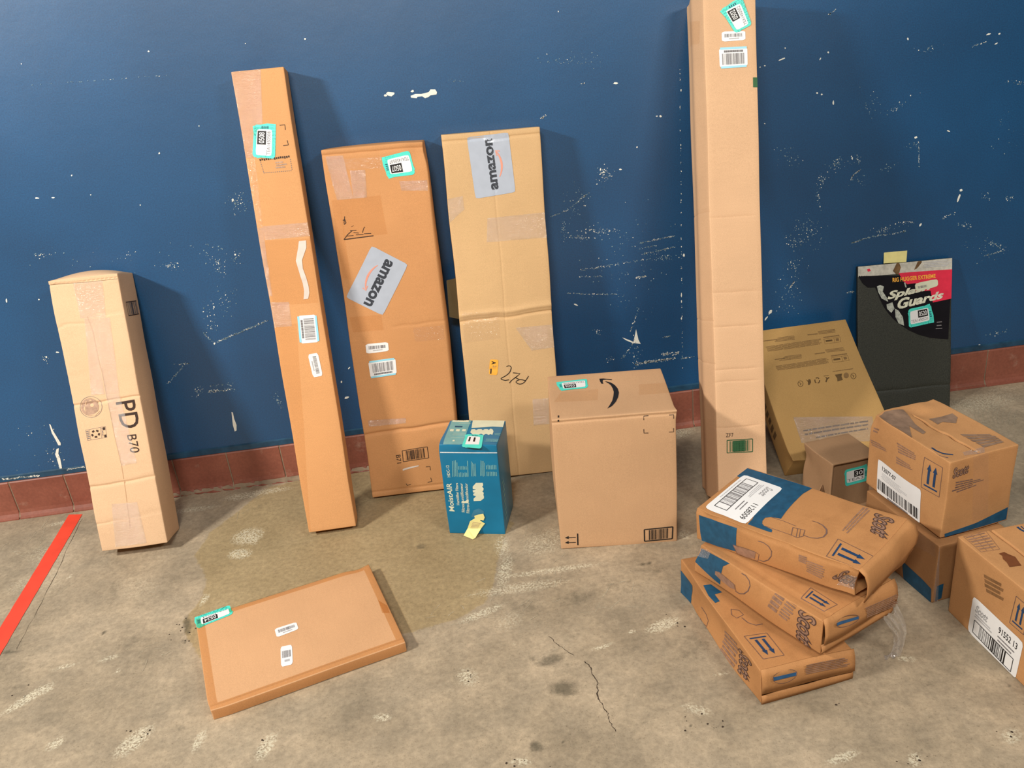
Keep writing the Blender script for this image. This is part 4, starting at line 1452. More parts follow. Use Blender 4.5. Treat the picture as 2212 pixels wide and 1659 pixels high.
d.polypx(cH((350, 222), (440, 225), (432, 242), (345, 240)), 'scottblue')
for yy in (195, 310, 330, 365):
    d.strokepx(cH((500 - yy * 0.55, yy), (640 - yy * 0.5, yy + 3)), 0.0012, 'cream')
d.polypx(cH((322, 392), (348, 392), (340, 410), (315, 408)), 'cream')
d.build('panel_print', 0.0011, o)
d = Decal(Hx, 'top', cH((360, 128), (488, 130), (478, 162), (350, 160)))
d.barcode(0, 0, 1, 1, 'ink', 18, 4)
d.build('printed_barcode', 0.0016)
d = Decal(Hx, 'top', cH((575, 118), (955, 120), (935, 240), (545, 250)))
d.polypx(cH((578, 120), (955, 122), (936, 238), (800, 232), (680, 240), (545, 248)), 'cream')
d.polypx(cH((545, 265), (585, 262), (600, 275), (625, 262), (665, 262), (680, 276), (700, 262), (735, 262), (750, 272), (775, 256), (800, 268), (808, 290), (795, 330), (770, 322), (750, 332), (720, 318), (690, 332), (660, 316), (625, 330), (590, 322), (560, 326), (530, 300)), 'cream')
d.build('printed_panel', 0.0007)
d = Decal(Hx, 'top', cH((905, 420), (700, 410), (700, 370), (900, 372)))
d.greek(0, 0, 1, 1, 3, 'tealpanel', 4, 0.5, 0.1)
d.build('printed_small_text', 0.0008)
d = Decal(Hx, 'top', cH((900, 312), (815, 312), (818, 340), (895, 345)))
d.greek(0, 0, 1, 1, 2, 'tealpanel', 5, 0.5, 0.1)
d.build('printed_small_text', 0.0008)
d = Decal(Hx, 'top', cH((836, 508), (430, 500), (440, 468), (850, 472)))
d.text('MoistAIR', 0, 0, 1, 1, 'cream', 0.02, 0.2)
d.build('printed_lettering', 0.0009)
inventory_label(Hx, 'top', cH((425, 478), (482, 325), (690, 340), (662, 498)), '', off=0.0018)
d = Decal(Hx, 'front', cH((283, 1243), (243, 905), (306, 905), (345, 1243)))
d.text('MoistAIR', 0, 0, 1, 1, 'cream', 0.02, 0.1)
d.build('printed_lettering', 0.0009)
for t, q in (('HDC-12', ((256, 832), (240, 690), (276, 690), (294, 832))), ('Humidifier Filters', ((368, 1165), (350, 903), (383, 903), (403, 1165))),
             ('Filtres humidificateur', ((430, 1250), (406, 905), (439, 905), (468, 1250))), ('Filtros humidificador', ((487, 1262), (464, 905), (497, 905), (525, 1262)))):
    d = Decal(Hx, 'front', cH(*q))
    d.text(t, 0, 0, 1, 1, 'cream', 0.012)
    d.build('printed_lettering', 0.0009)
for q, n, sd in ((((318, 830), (315, 610), (385, 640), (388, 830)), 4, 1), (((390, 745), (388, 695), (495, 700), (498, 745)), 6, 2), (((395, 830), (392, 775), (500, 775), (505, 830)), 6, 3), (((500, 830), (493, 620), (512, 640), (520, 830)), 1, 9),
                 (((545, 825), (540, 640), (600, 670), (608, 825)), 4, 4), (((650, 825), (655, 605), (710, 640), (716, 825)), 4, 5), (((722, 740), (720, 685), (850, 680), (852, 740)), 7, 6), (((728, 820), (726, 765), (855, 765), (858, 820)), 7, 7)):
    d = Decal(Hx, 'front', cH(*q))
    d.greek(0, 0, 1, 1, n, 'tealpanel', sd, 0.5, 0.15, 0.9)
    d.build('printed_small_text', 0.0008)
d = Decal(Hx, 'front', cH((560, 900), (690, 900), (690, 1120), (560, 1120)))
d.polypx(cH((560, 945), (600, 900), (680, 900), (686, 930), (672, 945), (690, 965), (688, 990), (675, 1000), (692, 1020), (688, 1045), (694, 1060), (694, 1085), (655, 1115), (572, 1118), (570, 1090), (600, 1060), (568, 1050), (566, 1030), (590, 1020), (565, 1015), (560, 990), (600, 980), (562, 975)), 'cream')
d.build('printed_filter_picture', 0.0009)
d = Decal(Hx, 'front', cH((425, 1105), (520, 1105), (520, 1155), (425, 1155)))
d.polypx(cH((425, 1120), (470, 1118), (495, 1100), (515, 1115), (505, 1130), (523, 1150), (480, 1140), (440, 1148)), 'cream')
d.build('torn_label_scrap', 0.0013)
d = Decal(Hx, 'front', cH((170, 530), (885, 535), (885, 548), (170, 545)))
d.grid('worn', 30, 1)
d.build('worn_edge', 0.0006)
d = Decal(Hx, 'front', cH((540, 1210), (700, 1200), (700, 1380), (540, 1400)))
d.poly([(0.0, 0.5), (0.2, 0.1), (0.6, 0.0), (0.95, 0.2), (1.0, 0.7), (0.6, 0.8), (0.3, 0.6)], 'dusty')
d.build('rubbed_patch', 0.0006)
d = Decal(Hx, 'right', st=[(0.01, 0.34), (0.17, 0.34), (0.17, 0.01), (0.01, 0.01)])
d.greek(0.1, 0.45, 0.3, 0.95, 9, 'tealpanel', 8, 0.4, 0.3)
d.build('printed_small_text', 0.0008)
# yellow paper tag stuck low on the front and reaching the floor
tp = [Hx.world(Hx.surf('front', Hx.st('front', p), 0.0035))[0] for p in cH((580, 1290), (635, 1272), (688, 1264), (705, 1308), (690, 1345), (655, 1336), (650, 1345), (708, 1380), (662, 1440), (500, 1440), (530, 1352), (588, 1318))]
tf = [on_floor(p, 0.002) for p in cH((590, 1562), (560, 1576), (450, 1532))]
Ri = np.linalg.inv(Hx.R)
loc = [(p - Hx.pos) @ Ri.T for p in tp + tf]
i8, i9 = 8, 9
o = mesh_obj('paper_tag', loc, [(0, 1, 2, 3, 4, 5, 6, 11), (6, 7, 8, 9, 10, 11), (8, 12, 13, 14, 9)], MAT['yellow'], None, Hx.root)
o['label'] = 'small yellow paper tag stuck to the foot of the blue box'
sm = o.modifiers.new('thick', 'SOLIDIFY')
sm.thickness = 0.0004
pq = [np.array(loc[10]), np.array(loc[7]), np.array(loc[8]), np.array(loc[9])]
n_ = np.array([0, -0.0008, 0])
V, F = [], []
for k in range(5):
    a, b = k / 5 + 0.05, k / 5 + 0.12
    L = lambda t, s_: (pq[0] * (1 - t) + pq[3] * t) * (1 - s_) + (pq[1] * (1 - t) + pq[2] * t) * s_ + n_
    V += [L(a, .2), L(b, .2), L(b, .75), L(a, .75)]
    F.append((4 * k, 4 * k + 1, 4 * k + 2, 4 * k + 3))
mesh_obj('tag_print', V, F, MAT['stamp'], None, o)

# ---------------- J: olive tan carton lying back against the wall
mJ = cardboard('olive_tan_cardboard', (186, 148, 92), 0.1, flute='x', seed=21)
J = Carton('cardboard_box', 'olive tan box with rows of small print, tilted far back against the wall', 'box',
           (1.1104, -0.5378, 0.093), (-0.45, -57.57, 0.04), (0.3935, 0.11, 0.567), mJ, cell=0.013,
           fields=[f_noise(0.0018, 5, 81), f_bulge('left', 0.004), f_dent((0.02, 0.2, 0.0), 0.03, (0.01, 0, 0.006))])
for q, n, sd in ((((245, 245), (470, 213), (478, 275), (190, 310)), 4, 1), (((50, 285), (240, 258), (240, 290), (60, 300)), 1, 14), (((775, 160), (1015, 128), (1025, 180), (790, 205)), 3, 2), (((640, 200), (780, 185), (785, 210), (640, 225)), 1, 3), (((75, 365), (820, 255), (845, 330), (110, 435)), 6, 4),
                 (((340, 490), (570, 462), (580, 520), (250, 560)), 4, 5), (((200, 530), (340, 510), (340, 540), (210, 545)), 1, 15), (((870, 405), (1130, 370), (1140, 420), (900, 445)), 3, 6), (((735, 455), (870, 435), (875, 460), (740, 475)), 1, 7), (((215, 620), (920, 505), (945, 580), (235, 685)), 6, 8), (((970, 690), (1250, 650), (1252, 668), (975, 705)), 1, 9)):
    d = Decal(J, 'front', cJ(*q))
    d.greek(0, 0, 1, 1, n, MAT.setdefault('stampj', plain('faded_brown_print', (134, 104, 66), 0.6, 0.3, 0.1)), sd, 0.5, 0.06, 0.2)
    d.build('printed_small_text', 0.0009)
MAT['olivedark'] = plain('dark_olive_print', (104, 80, 48), 0.6, 0.3, 0.12)
for q in (((850, 235), (1065, 205), (1085, 298), (875, 328)), ((950, 480), (1165, 450), (1195, 545), (980, 575))):
    d = Decal(J, 'front', cJ(*q))
    for a, b in (((0, 0.3), (1, 0.3)), ((1, 0.3), (1, 1)), ((1, 1), (0, 1)), ((0, 1), (0, 0.3)), ((0.62, 0.3), (0.62, 1))):
        d.stroke([a, b], 0.0012, MAT['stampj'])
    d.greek(0, 0, 1, 0.18, 1, MAT['stampj'], 3, 0.8, 0.02, 0.2)
    d.greek(0.08, 0.5, 0.5, 0.75, 1, 'olivedark', 5, 0.9, 0.02, 0.3)
    d.rect(0.72, 0.45, 0.9, 0.8, MAT['stampj'])
    d.build('printed_panel', 0.0009)
for cx, cy, k in ((543, 855, 0), (650, 830, 1), (765, 812, 2), (888, 790, 3), (1060, 770, 4), (1150, 745, 5), (1245, 752, 6)):
    d = Decal(J, 'front', cJ((cx - 40, cy - 40), (cx + 40, cy - 50), (cx + 50, cy + 40), (cx - 30, cy + 50)))
    ring = [(0.5 + 0.42 * math.cos(-2 * math.pi * i / 20), 0.5 + 0.42 * math.sin(-2 * math.pi * i / 20)) for i in range(20)]
    if k == 2:
        for a0 in (0, 2.1, 4.2):
            d.stroke([(0.5 + 0.4 * math.cos(a0 + x), 0.5 + 0.4 * math.sin(a0 + x)) for x in (0, 0.5, 1.0, 1.5)], 0.004, 'olivedark')
    elif k == 3:
        d.stroke([(0.1, 0.05), (0.95, 0.05)], 0.002, 'olivedark')
        d.stroke([(0.35, 0.95), (0.6, 0.5), (0.95, 0.35)], 0.005, 'olivedark')
        d.stroke([(0.6, 0.5), (0.4, 0.25)], 0.004, 'olivedark')
    elif k == 1:
        d.poly([(0.1, 0.1), (0.4, 0.5), (0.35, 0.95), (0.65, 0.95), (0.9, 0.6), (0.85, 0.2), (0.55, 0.1), (0.45, 0.35)], 'olivedark')
    elif k == 4:
        d.poly([(-0.2, 0.05), (1.0, 0.0), (0.85, 0.4), (1.0, 0.95), (0.1, 1.05), (0.1, 0.6)], 'olivedark')
    elif k == 5:
        d.poly(ring, MAT['stampj'])
    else:
        d.stroke(ring, 0.002, 'olivedark', True)
        d.stroke([(0.3, 0.3), (0.6, 0.5), (0.4, 0.7)], 0.003, 'olivedark')
    d.build('printed_icon', 0.0010)
for q, sd in ((((580, 1470), (1460, 1340), (1460, 1362), (585, 1492)), 1), (((595, 1520), (1460, 1385), (1462, 1407), (600, 1545)), 2), (((750, 1560), (1450, 1440), (1452, 1462), (755, 1582)), 3)):
    d = Decal(J, 'front', cJ(*q))
    d.greek(0, 0, 1, 1, 1, 'olivedark', sd, 0.9, 0.02, 0.1)
    d.build('printed_small_text', 0.0009)
tape(J, 'front', cJ((450, 1300), (1500, 1290), (1560, 1620), (560, 1640)), 'tapewr', 0.0014)
d = Decal(J, 'left', st=[(0.04, 0.33), (0.08, 0.33), (0.08, 0.12), (0.04, 0.12)])
d.greek(0, 0, 1, 1, 7, 'olivedark', 3, 0.6, 0.3, 0.5)
d.build('printed_lettering', 0.0009)
d = Decal(J, 'right', st=[(0.03, 0.50), (0.05, 0.50), (0.05, 0.45), (0.03, 0.45)])
d.grid('boxink', 2, 2)
d.build('printed_mark', 0.0009)

# ---------------- K: small dim carton
mK = cardboard('dusty_brown_cardboard', (160, 126, 94), 0.3, flute='x', seed=24)
K = Carton('cardboard_box', 'small dusty brown box with partly hidden sticker, wedged behind the stacked boxes', 'box',
           (1.1489, -0.7604, 0.0005), (9.29, -0.1, 0.1), (0.1701, 0.1609, 0.2), mK, cell=0.010,
           fields=[f_noise(0.003, 9, 91), f_recess('front', 0.014, 0.006), f_dent((0, 0.95, 0.75), 0.03, (0.008, -0.004, 0.0)), f_bulge('left', -0.004)],
           lines={0: [0.006, 0.009, 0.161, 0.164], 2: [0.006, 0.009, 0.191, 0.194]})
kq = cK((1085, 880), (1600, 760), (1600, 1120), (1100, 1255))
inventory_label(K, 'front', kq, '30', 'TEA3', off=0.0005)
flapJ = mesh_obj('torn_flap', [(0.0, 0.045, 0.10), (-0.03, 0.02, 0.09), (-0.035, 0.03, 0.0), (0.0, 0.05, 0.0), (0, 0.048, 0.10), (-0.03, 0.023, 0.09), (-0.035, 0.033, 0.0), (0, 0.053, 0.0)],
                 [(0, 1, 2, 3), (7, 6, 5, 4), (0, 4, 5, 1), (1, 5, 6, 2), (2, 6, 7, 3), (3, 7, 4, 0)], mK, None, K.root)

# ---------------- M and L: two printed cartons on top of each other
mS = cardboard('printed_brown_cardboard', (192, 142, 94), 0.4, flute='z', seed=27)
mS2 = cardboard('dull_brown_cardboard', (160, 116, 76), 0.5, flute='z', seed=29)
Mx = Carton('cardboard_box', 'dim brown box underneath the box with the 12077-07 label', 'box',
            (1.2392, -1.2276, 0.0005), (9.4, 0, 0), (0.2209, 0.317, 0.1925), mS2, cell=0.012, fields=[f_noise(0.0018, 6, 101), f_bulge('front', 0.003)])
L = Carton('cardboard_box', 'brown box with white 12077-07 barcode label, on top of another box', 'box',
           (1.2567, -1.2023, 0.1990), (10.27, -0.1, -0.2), (0.221, 0.3245, 0.2429), mS, cell=0.007,
           fields=[f_noise(0.003, 7, 111), f_bulge('left', 0.006), f_bulge('top', -0.008, 0.7), f_crease('top', 0, 0.105, 0.022, 0.0024, 0.0, 0.006, 3, (0.02, 0.85)),
                   f_dent((0.0, 1, 1), 0.035, (0.012, -0.008, -0.008)), f_dent((0.6, 0.85, 1), 0.03, (0, 0, -0.008)), f_dent((0.35, 0.9, 1), 0.02, (0, 0, 0.005)), f_dent((0.9, 1, 1), 0.03, (0, 0.0, -0.006))],
           lines={0: list(np.arange(0.094, 0.117, 0.0012))})
MAT['dust'] = plain('grey_brown_print_on_lid', (138, 112, 92), 0.65, 0.3, 0.1, 40)
d = Decal(L, 'top', cLt((100, 300), (2000, 300), (2000, 1000), (100, 1000)))
d.polypx(cLt((130, 330), (200, 270), (470, 235), (560, 330), (640, 440), (800, 560), (760, 590), (640, 520), (560, 470), (600, 640), (480, 560), (300, 460)), 'dust')
d.build('printed_panel', 0.0012)
d = Decal(L, 'top', cLt((840, 370), (1180, 290), (1345, 400), (1000, 520)))
d.poly([(0, 0), (0.5, 0.05), (1, 0), (0.98, 0.5), (0.7, 0.95), (0.35, 0.5), (0.1, 0.6)], 'dust')
d.build('printed_panel', 0.0012)
d = Decal(L, 'top', cLt((1290, 590), (1740, 590), (1960, 700), (1650, 790)))
d.greek(0, 0, 1, 1, 5, 'dust', 3, 0.8, 0.1, 0.6)
d.build('printed_small_text', 0.0012)
d = Decal(L, 'top', cLt((880, 780), (1190, 880), (1150, 930), (960, 900)))
d.strokepx(cLt((885, 785), (950, 830), (1050, 870), (1190, 885)), 0.006, 'arrowblue')
d.strokepx(cLt((920, 850), (1000, 900), (1120, 930)), 0.002, 'arrowblue')
d.build('printed_blue_mark', 0.0012)
tape(L, 'top', cLt((1330, 850), (1640, 770), (1650, 860), (1350, 900)), 'tapewr', 0.0015)
d = Decal(L, 'left', cLl((240, 262), (1052, 852), (1020, 1538), (212, 905)))
d.grid('paper', 10, 10, 0.015)
lab = d.build('barcode_label', 0.0011, None, 'white label reading 12077-07 over a wide barcode')
p = Decal(L, 'left', st=d.q)
p.text('12077-07', 0.12, 0.12, 0.46, 0.24, 'ink', 0.01)
p.greek(0.09, 0.30, 0.72, 0.50, 5, 'paleink', 5, 0.35, 0.3, 0.12)
p.barcode(0.02, 0.56, 0.98, 0.86, 'ink', 34, 21, 0.6)
p.greek(0.25, 0.90, 0.75, 0.95, 1, 'softink', 5, 0.9, 0.05, 0.07)
p.build('label_print', 0.0017, lab)
d = Decal(L, 'left', cL3((1160, 515), (1281, 585), (1257, 780), (1137, 712)))
this_way_up(d)
d.build('printed_arrows', 0.0010)
for q, n, sd in ((((975, 415), (1115, 500), (1130, 550), (985, 490)), 4, 1), (((965, 505), (1085, 580), (1080, 605), (970, 560)), 3, 2), (((800, 395), (870, 430), (940, 500), (810, 440)), 3, 3), (((825, 315), (860, 330), (850, 365), (815, 350)), 2, 4)):
    d = Decal(L, 'left', cL3(*q))
    d.greek(0, 0, 1, 1, n, 'scottfill', sd, 0.6, 0.2, 0.3)
    d.build('printed_small_text', 0.0010)
scott_logo(L, 'front', cL3((1345, 590), (1452, 560), (1450, 615), (1345, 655)))
d = Decal(L, 'front', cL3((1337, 685), (1575, 640), (1570, 680), (1337, 770)))
d.greek(0, 0, 1, 1, 5, 'scottink', 6, 0.5, 0.5, 0.1)
d.build('printed_small_text', 0.0010)
d = Decal(L, 'front', cL3((1285, 1020), (1715, 840), (1700, 930), (1290, 1055)))
d.polypx(cL3((1290, 1024), (1500, 950), (1712, 845), (1700, 925), (1500, 985), (1292, 1050)), 'scottblue')
d.build('printed_blue_corner', 0.0008)
tape(L, 'front', cL3((1480, 500), (1580, 475), (1580, 900), (1475, 940)), 'tape', 0.0014)
tape(Mx, 'left', cL3((1090, 960), (1235, 1070), (1235, 1180), (1080, 1090)), 'tape', 0.0014)
tape(Mx, 'front', cL3((1230, 1080), (1260, 1070), (1245, 1500), (1215, 1500)), 'tapewr', 0.0014)
d = Decal(Mx, 'left', cL3((1000, 1180), (1215, 1370), (1205, 1490), (1000, 1300)))
d.polypx(cL3((1010, 1200), (1150, 1330), (1205, 1390), (1200, 1490), (1020, 1330)), 'scottblue')
d.build('printed_blue_corner', 0.0008)
d = Decal(Mx, 'front', cL3((1235, 1370), (1280, 1350), (1275, 1450), (1230, 1480)))
d.polypx(cL3((1238, 1372), (1285, 1352), (1270, 1450), (1228, 1470)), 'scottblue')
d.build('printed_blue_corner', 0.0008)

# ---------------- N: printed carton cut by the right edge of the photograph
Nx = Carton('cardboard_box', 'brown box with white 91552 13 label at the right edge', 'box',
            (1.2950, -1.6650, 0.0005), (4.71, 0, 0), (0.34, 0.4, 0.2480), mS, cell=0.010,
            fields=[f_noise(0.0022, 6, 121), f_bulge('top', -0.004), f_crease('top', 0, 0.098, 0.014, 0.0024, 0, 0.002, 3)], lines={0: list(np.arange(0.088, 0.108, 0.002))},
            corners={(0, 0, 1): (0.012, 0.01, 0.0), (0, 1, 1): (0, 0, 0.003)})
d = Decal(Nx, 'left', cN((185, 128), (1043, 935), (895, 1585), (85, 725)))
d.grid('paper', 10, 10, 0.02)
lab = d.build('barcode_label', 0.0011, None, 'white label reading 91552 13 over a framed barcode')
p = Decal(Nx, 'left', st=d.q)
p.text('Scott', 0.08, 0.14, 0.34, 0.34, 'softink', 0.0, 0.3, 0.015)
p.greek(0.09, 0.38, 0.45, 0.50, 2, 'paleink', 3, 0.6, 0.2, 0.3)
p.text('91552 13', 0.56, 0.14, 0.92, 0.30, 'ink', 0.01)
p.greek(0.56, 0.38, 0.9, 0.56, 2, 'softink', 4, 0.35, 0.2, 0.25)
for a, b in (((0.1, 0.56), (0.9, 0.56)), ((0.9, 0.56), (0.9, 0.90)), ((0.9, 0.90), (0.1, 0.90)), ((0.1, 0.90), (0.1, 0.56))):
    p.stroke([a, b], 0.0022, 'ink')
p.barcode(0.22, 0.57, 0.78, 0.89, 'ink', 22, 31, 0.6)
p.build('label_print', 0.0017, lab)
d = Decal(Nx, 'left', cN((915, 140), (1130, 330), (1040, 800), (800, 590)))
this_way_up(d)
d.build('printed_arrows', 0.0010)
d = Decal(Nx, 'left', cN2((405, 790), (590, 890), (560, 1000), (430, 930)))
d.greek(0, 0, 1, 1, 4, MAT.setdefault('fadeprint', plain('faded_dark_print', (132, 96, 62), 0.6, 0.3, 0.1)), 6, 0.7, 0.3, 0.3)
d.build('printed_small_text', 0.0010)
MAT['darkpatch'] = plain('torn_dark_patch', (112, 66, 38), 0.8, 0.2, 0.1)
d = Decal(Nx, 'top', cN2((520, 640), (690, 640), (690, 750), (520, 750)))
d.polypx(cN2((522, 652), (560, 640), (590, 655), (640, 675), (685, 738), (600, 748), (580, 715), (552, 690), (548, 668)), 'darkpatch')
d.build('torn_patch', 0.0010)
d = Decal(Nx, 'top', cN2((270, 530), (430, 490), (530, 620), (395, 640)))
for k in range(4):
    d.stroke([(0, k / 3), (1, k / 3)], 0.001, 'scottfill')
    d.stroke([(k / 3, 0), (k / 3, 1)], 0.001, 'scottfill')
d.greek(0.05, 0.05, 0.95, 0.95, 6, 'scottfill', 3, 0.4, 0.1, 0.2)
d.build('printed_panel', 0.0010)
d = Decal(Nx, 'top', cN2((655, 455), (720, 450), (760, 520), (690, 520)))
d.strokepx(cN2((655, 460), (680, 480), (720, 500)), 0.006, 'arrowblue')
d.strokepx(cN2((680, 455), (703, 475), (730, 480)), 0.003, 'arrowblue')
d.build('printed_blue_mark', 0.0010)

# ---------------- the heap of three slumped printed cartons: Q at the bottom, P, O on top
mO = cardboard('crumpled_brown_cardboard', (184, 132, 84), 0.55, flute='x', seed=31)


def hook(d, conv, pts, w=0.0022, m='scottink'):
    d.strokepx(conv(*pts), w, m)


def flap(box, name, top, rows, mat, th=0.0032, corner_drop=(0, 0), wave=0.003, seed=1, x0=0.0, x1=1.0):
    """curved cardboard flap; rows = [(out, z)] down the flap, in metres outside the front face"""
    Wd = box.dim[0]
    nu = 18
    V = []
    for i in range(nu + 1):
        u = x0 + (x1 - x0) * i / nu
        for j, (o_, z) in enumerate(rows):
            zz = z + (corner_drop[0] * (1 - u) + corner_drop[1] * u) * (j / (len(rows) - 1))
            oo = o_ + wave * float(vnoise(np.array([[u * 4 + seed, j * 0.7, seed]]), seed)[0]) * (j > 0)
            V.append((u * Wd, -oo, zz))
    V = np.array(V)
    V = box.warp(V, True)
    m = len(rows)
    F = [(i * m + j, i * m + j + 1, (i + 1) * m + j + 1, (i + 1) * m + j) for i in range(nu) for j in range(m - 1)]
    o = mesh_obj(name, V, F, mat, None, box.root, True)
    md = o.modifiers.new('thick', 'SOLIDIFY')
    md.thickness = th
    md.offset = 1.0
    return o


Q = Carton('cardboard_box', 'slumped brown printed box at the bottom of the heap of three', 'box',
           (0.6397, -1.4914, 0.0015), (8.33, 0, 0), (0.26, 0.4776, 0.100), mO, cell=0.009,
           fields=[f_noise(0.004, 6, 131), f_bulge('left', -0.010, 1.0), f_recess('front', 0.02, 0.003), f_dent((0.5, 0.4, 1), 0.14, (0, 0, -0.012)), f_dent((0, 0.9, 0.2), 0.05, (0.01, -0.01, 0))],
           corners={(0, 1, 1): (0.004, 0, 0.014), (0, 0, 1): (0.0, 0, 0.012), (1, 0, 1): (0, 0, -0.006)}, group='slumped boxes in the heap', lines={0: [.003, .006], 2: [.003, .006]})
P = Carton('cardboard_box', 'slumped brown printed box in the middle of the heap of three', 'box',
           (0.7923, -1.4829, 0.1240), (26.51, -0.6, 1.6), (0.2744, 0.4433, 0.0970), mO, cell=0.009,
           fields=[f_noise(0.004, 6, 141), f_bulge('left', 0.006), f_recess('front', 0.03, 0.003), f_dent((0, 1, 1), 0.05, (0.012, -0.012, -0.01)), f_dent((0.7, 0.3, 1), 0.08, (0, 0, -0.008)), f_crease('top', 0, 0.03, 0.003, 0.004, 0, 0.002, 4)],
           corners={(0, 0, 1): (0.0, 0, 0.006), (0, 1, 1): (0.0, 0, 0.006)}, group='slumped boxes in the heap', lines={0: [.003, .006], 2: [.003, .006]})
O = Carton('cardboard_box', 'brown box with white 1128009 label lying on top of the heap of three', 'box',
           (0.9027, -1.4497, 0.2300), (37.17, -1.63, -2.6), (0.263, 0.4818, 0.1040), mO, cell=0.009,
           fields=[f_noise(0.0035, 6, 151), f_bulge('left', 0.004), f_crease('left', 2, 0.098, 0.005, 0.005, 0, 0.004, 4), f_recess('front', 0.03, 0.003), f_bulge('top', 0.004), f_dent((0.0, 0.02, 0.3), 0.05, (0.012, 0.012, 0))],
           corners={(0, 0, 1): (0, 0, 0.0), (0, 0, 0): (0.005, 0.01, 0.016), (1, 0, 1): (0, 0.004, 0)}, group='slumped boxes in the heap', lines={0: [.003, .006], 2: [.003, .006]})
flap(Q, 'end_flap', None, [(-0.001, 0.106), (0.006, 0.085), (0.008, 0.06), (0.006, 0.034)], mO, seed=2)
flap(Q, 'end_flap', None, [(0.004, 0.0), (0.006, 0.012), (0.004, 0.026)], mO, seed=3)
flap(P, 'end_flap', None, [(-0.001, 0.102), (0.008, 0.085), (0.012, 0.06), (0.010, 0.034)], mO, seed=4)
flap(P, 'end_flap', None, [(0.002, 0.0), (0.005, 0.012), (0.001, 0.028)], mO, seed=5)
fO = flap(O, 'end_flap', None, [(-0.002, 0.104), (0.012, 0.092), (0.022, 0.066), (0.024, 0.036), (0.016, 0.010)], mO, corner_drop=(-0.016, 0.004), wave=0.006, seed=6)
flap(O, 'end_flap', None, [(0.004, 0.034), (0.012, 0.018), (0.006, 0.002)], mO, corner_drop=(-0.03, 0.0), seed=7, x0=0.25)

# print on O
d = Decal(O, 'top', cO((560, 130), (1170, 320), (800, 720), (470, 205)))
for pts in (((562, 132), (1168, 320), (1080, 372), (700, 330), (470, 205)), ((700, 330), (1080, 372), (1000, 450), (930, 530), (740, 400)), ((740, 400), (930, 530), (880, 600), (855, 594), (790, 585), (660, 520)),
            ((660, 520), (790, 585), (735, 590), (710, 620), (708, 645), (620, 600)), ((620, 600), (708, 645), (725, 665), (800, 700), (795, 726), (770, 720), (575, 650))):
    d.polypx(cO(*pts), 'scottblue')
d.build('printed_blue_band', 0.0009)
d = Decal(O, 'top', cOl((1185, 178), (2128, 505), (1225, 1372), (238, 962)))
d.grid('paper', 12, 12, 0.02)
lab = d.build('barcode_label', 0.0016, None, 'white label reading 1128009 beside a framed barcode')
# reading frame of the label: text runs from upper right to lower left
p = Decal(O, 'top', cOl((2128, 505), (1225, 1372), (238, 962), (1185, 178)))
p.text('1128009', 0.55, 0.10, 0.92, 0.235, 'ink', 0.0)
p.text('Scott', 0.10, 0.14, 0.34, 0.32, 'softink', 0.0, 0.3, 0.015)
p.greek(0.08, 0.40, 0.48, 0.52, 3, 'paleink', 4, 0.4, 0.3, 0.2)
p.greek(0.55, 0.34, 0.84, 0.50, 2, 'softink', 6, 0.3, 0.3, 0.3)
p.greek(0.15, 0.92, 0.7, 0.95, 1, 'paleink', 9, 0.8, 0.1, 0.06)
for a, b in (((0.08, 0.56), (0.88, 0.56)), ((0.88, 0.56), (0.88, 0.86)), ((0.88, 0.86), (0.08, 0.86)), ((0.08, 0.86), (0.08, 0.56))):
    p.stroke([a, b], 0.0022, 'ink')
p.barcode(0.20, 0.57, 0.78, 0.85, 'softink', 26, 41, 0.55)
p.build('label_print', 0.0022, lab)
d = Decal(O, 'top', cO((1730, 945), (1622, 1090), (1297, 945), (1405, 785)))
this_way_up(d)
d.build('printed_arrows', 0.0010)
scott_logo(O, 'top', cO((1925, 590), (1870, 800), (1700, 730), (1745, 550)))
d = Decal(O, 'top', cO((1640, 490), (1435, 715), (1500, 740), (1725, 515)))
d.greek(0, 0, 1, 1, 3, 'scottfill', 7, 0.55, 0.2, 0.12)
d.build('printed_small_text', 0.0010)
d = Decal(O, 'top', cO((700, 560), (1320, 560), (1320, 800), (700, 800)))
hook(d, cO, ((1165, 620), (1210, 632), (1265, 660), (1300, 700), (1300, 735), (1270, 768), (1215, 780), (1150, 775), (1090, 752)), (0.0015, 0.002, 0.003, 0.004, 0.004, 0.0035, 0.0025, 0.002, 0.002))
hook(d, cO, ((990, 680), (1030, 690), (1100, 705), (1085, 760), (1030, 775), (975, 750), (990, 680)), 0.0018)
hook(d, cO, ((1035, 690), (1020, 770)), 0.0015)
hook(d, cO, ((1060, 698), (1048, 772)), 0.0015)
hook(d, cO, ((790, 585), (900, 620), (1020, 668)), 0.0013)
hook(d, cO, ((735, 668), (860, 710), (975, 750)), 0.0013)
d.build('printed_hook_drawing', 0.0011)
d = Decal(O, 'left', cO((128, 565), (475, 680), (470, 890), (155, 815)))
d.polypx(cO((128, 562), (478, 682), (470, 860), (460, 895), (300, 850), (156, 812), (140, 720)), 'scottblue')
d.build('printed_blue_band', 0.0009)
d = Decal(O, 'left', cO((430, 780), (800, 780), (800, 1000), (430, 1000)))
hook(d, cO, ((670, 800), (720, 815), (768, 850), (795, 895), (792, 940), (765, 975), (720, 990), (680, 975)), 0.0025)
hook(d, cO, ((440, 835), (560, 870), (640, 900), (680, 925), (670, 985), (560, 960), (480, 920), (440, 835)), 0.0016)
d.polypx(cO((445, 840), (560, 875), (650, 905), (640, 965), (560, 950), (480, 912)), 'scottfill')
d.build('printed_hook_drawing', 0.0010)
d = Decal(O, 'left', cO((1045, 925), (1300, 1010), (1270, 1165), (1045, 1050)))
d.greek(0, 0, 0.3, 0.5, 4, 'scottfill', 7, 0.7, 0.1, 0.5)
d.greek(0.3, 0.2, 1, 1, 6, 'scottfill', 8, 0.55, 0.15, 0.3)
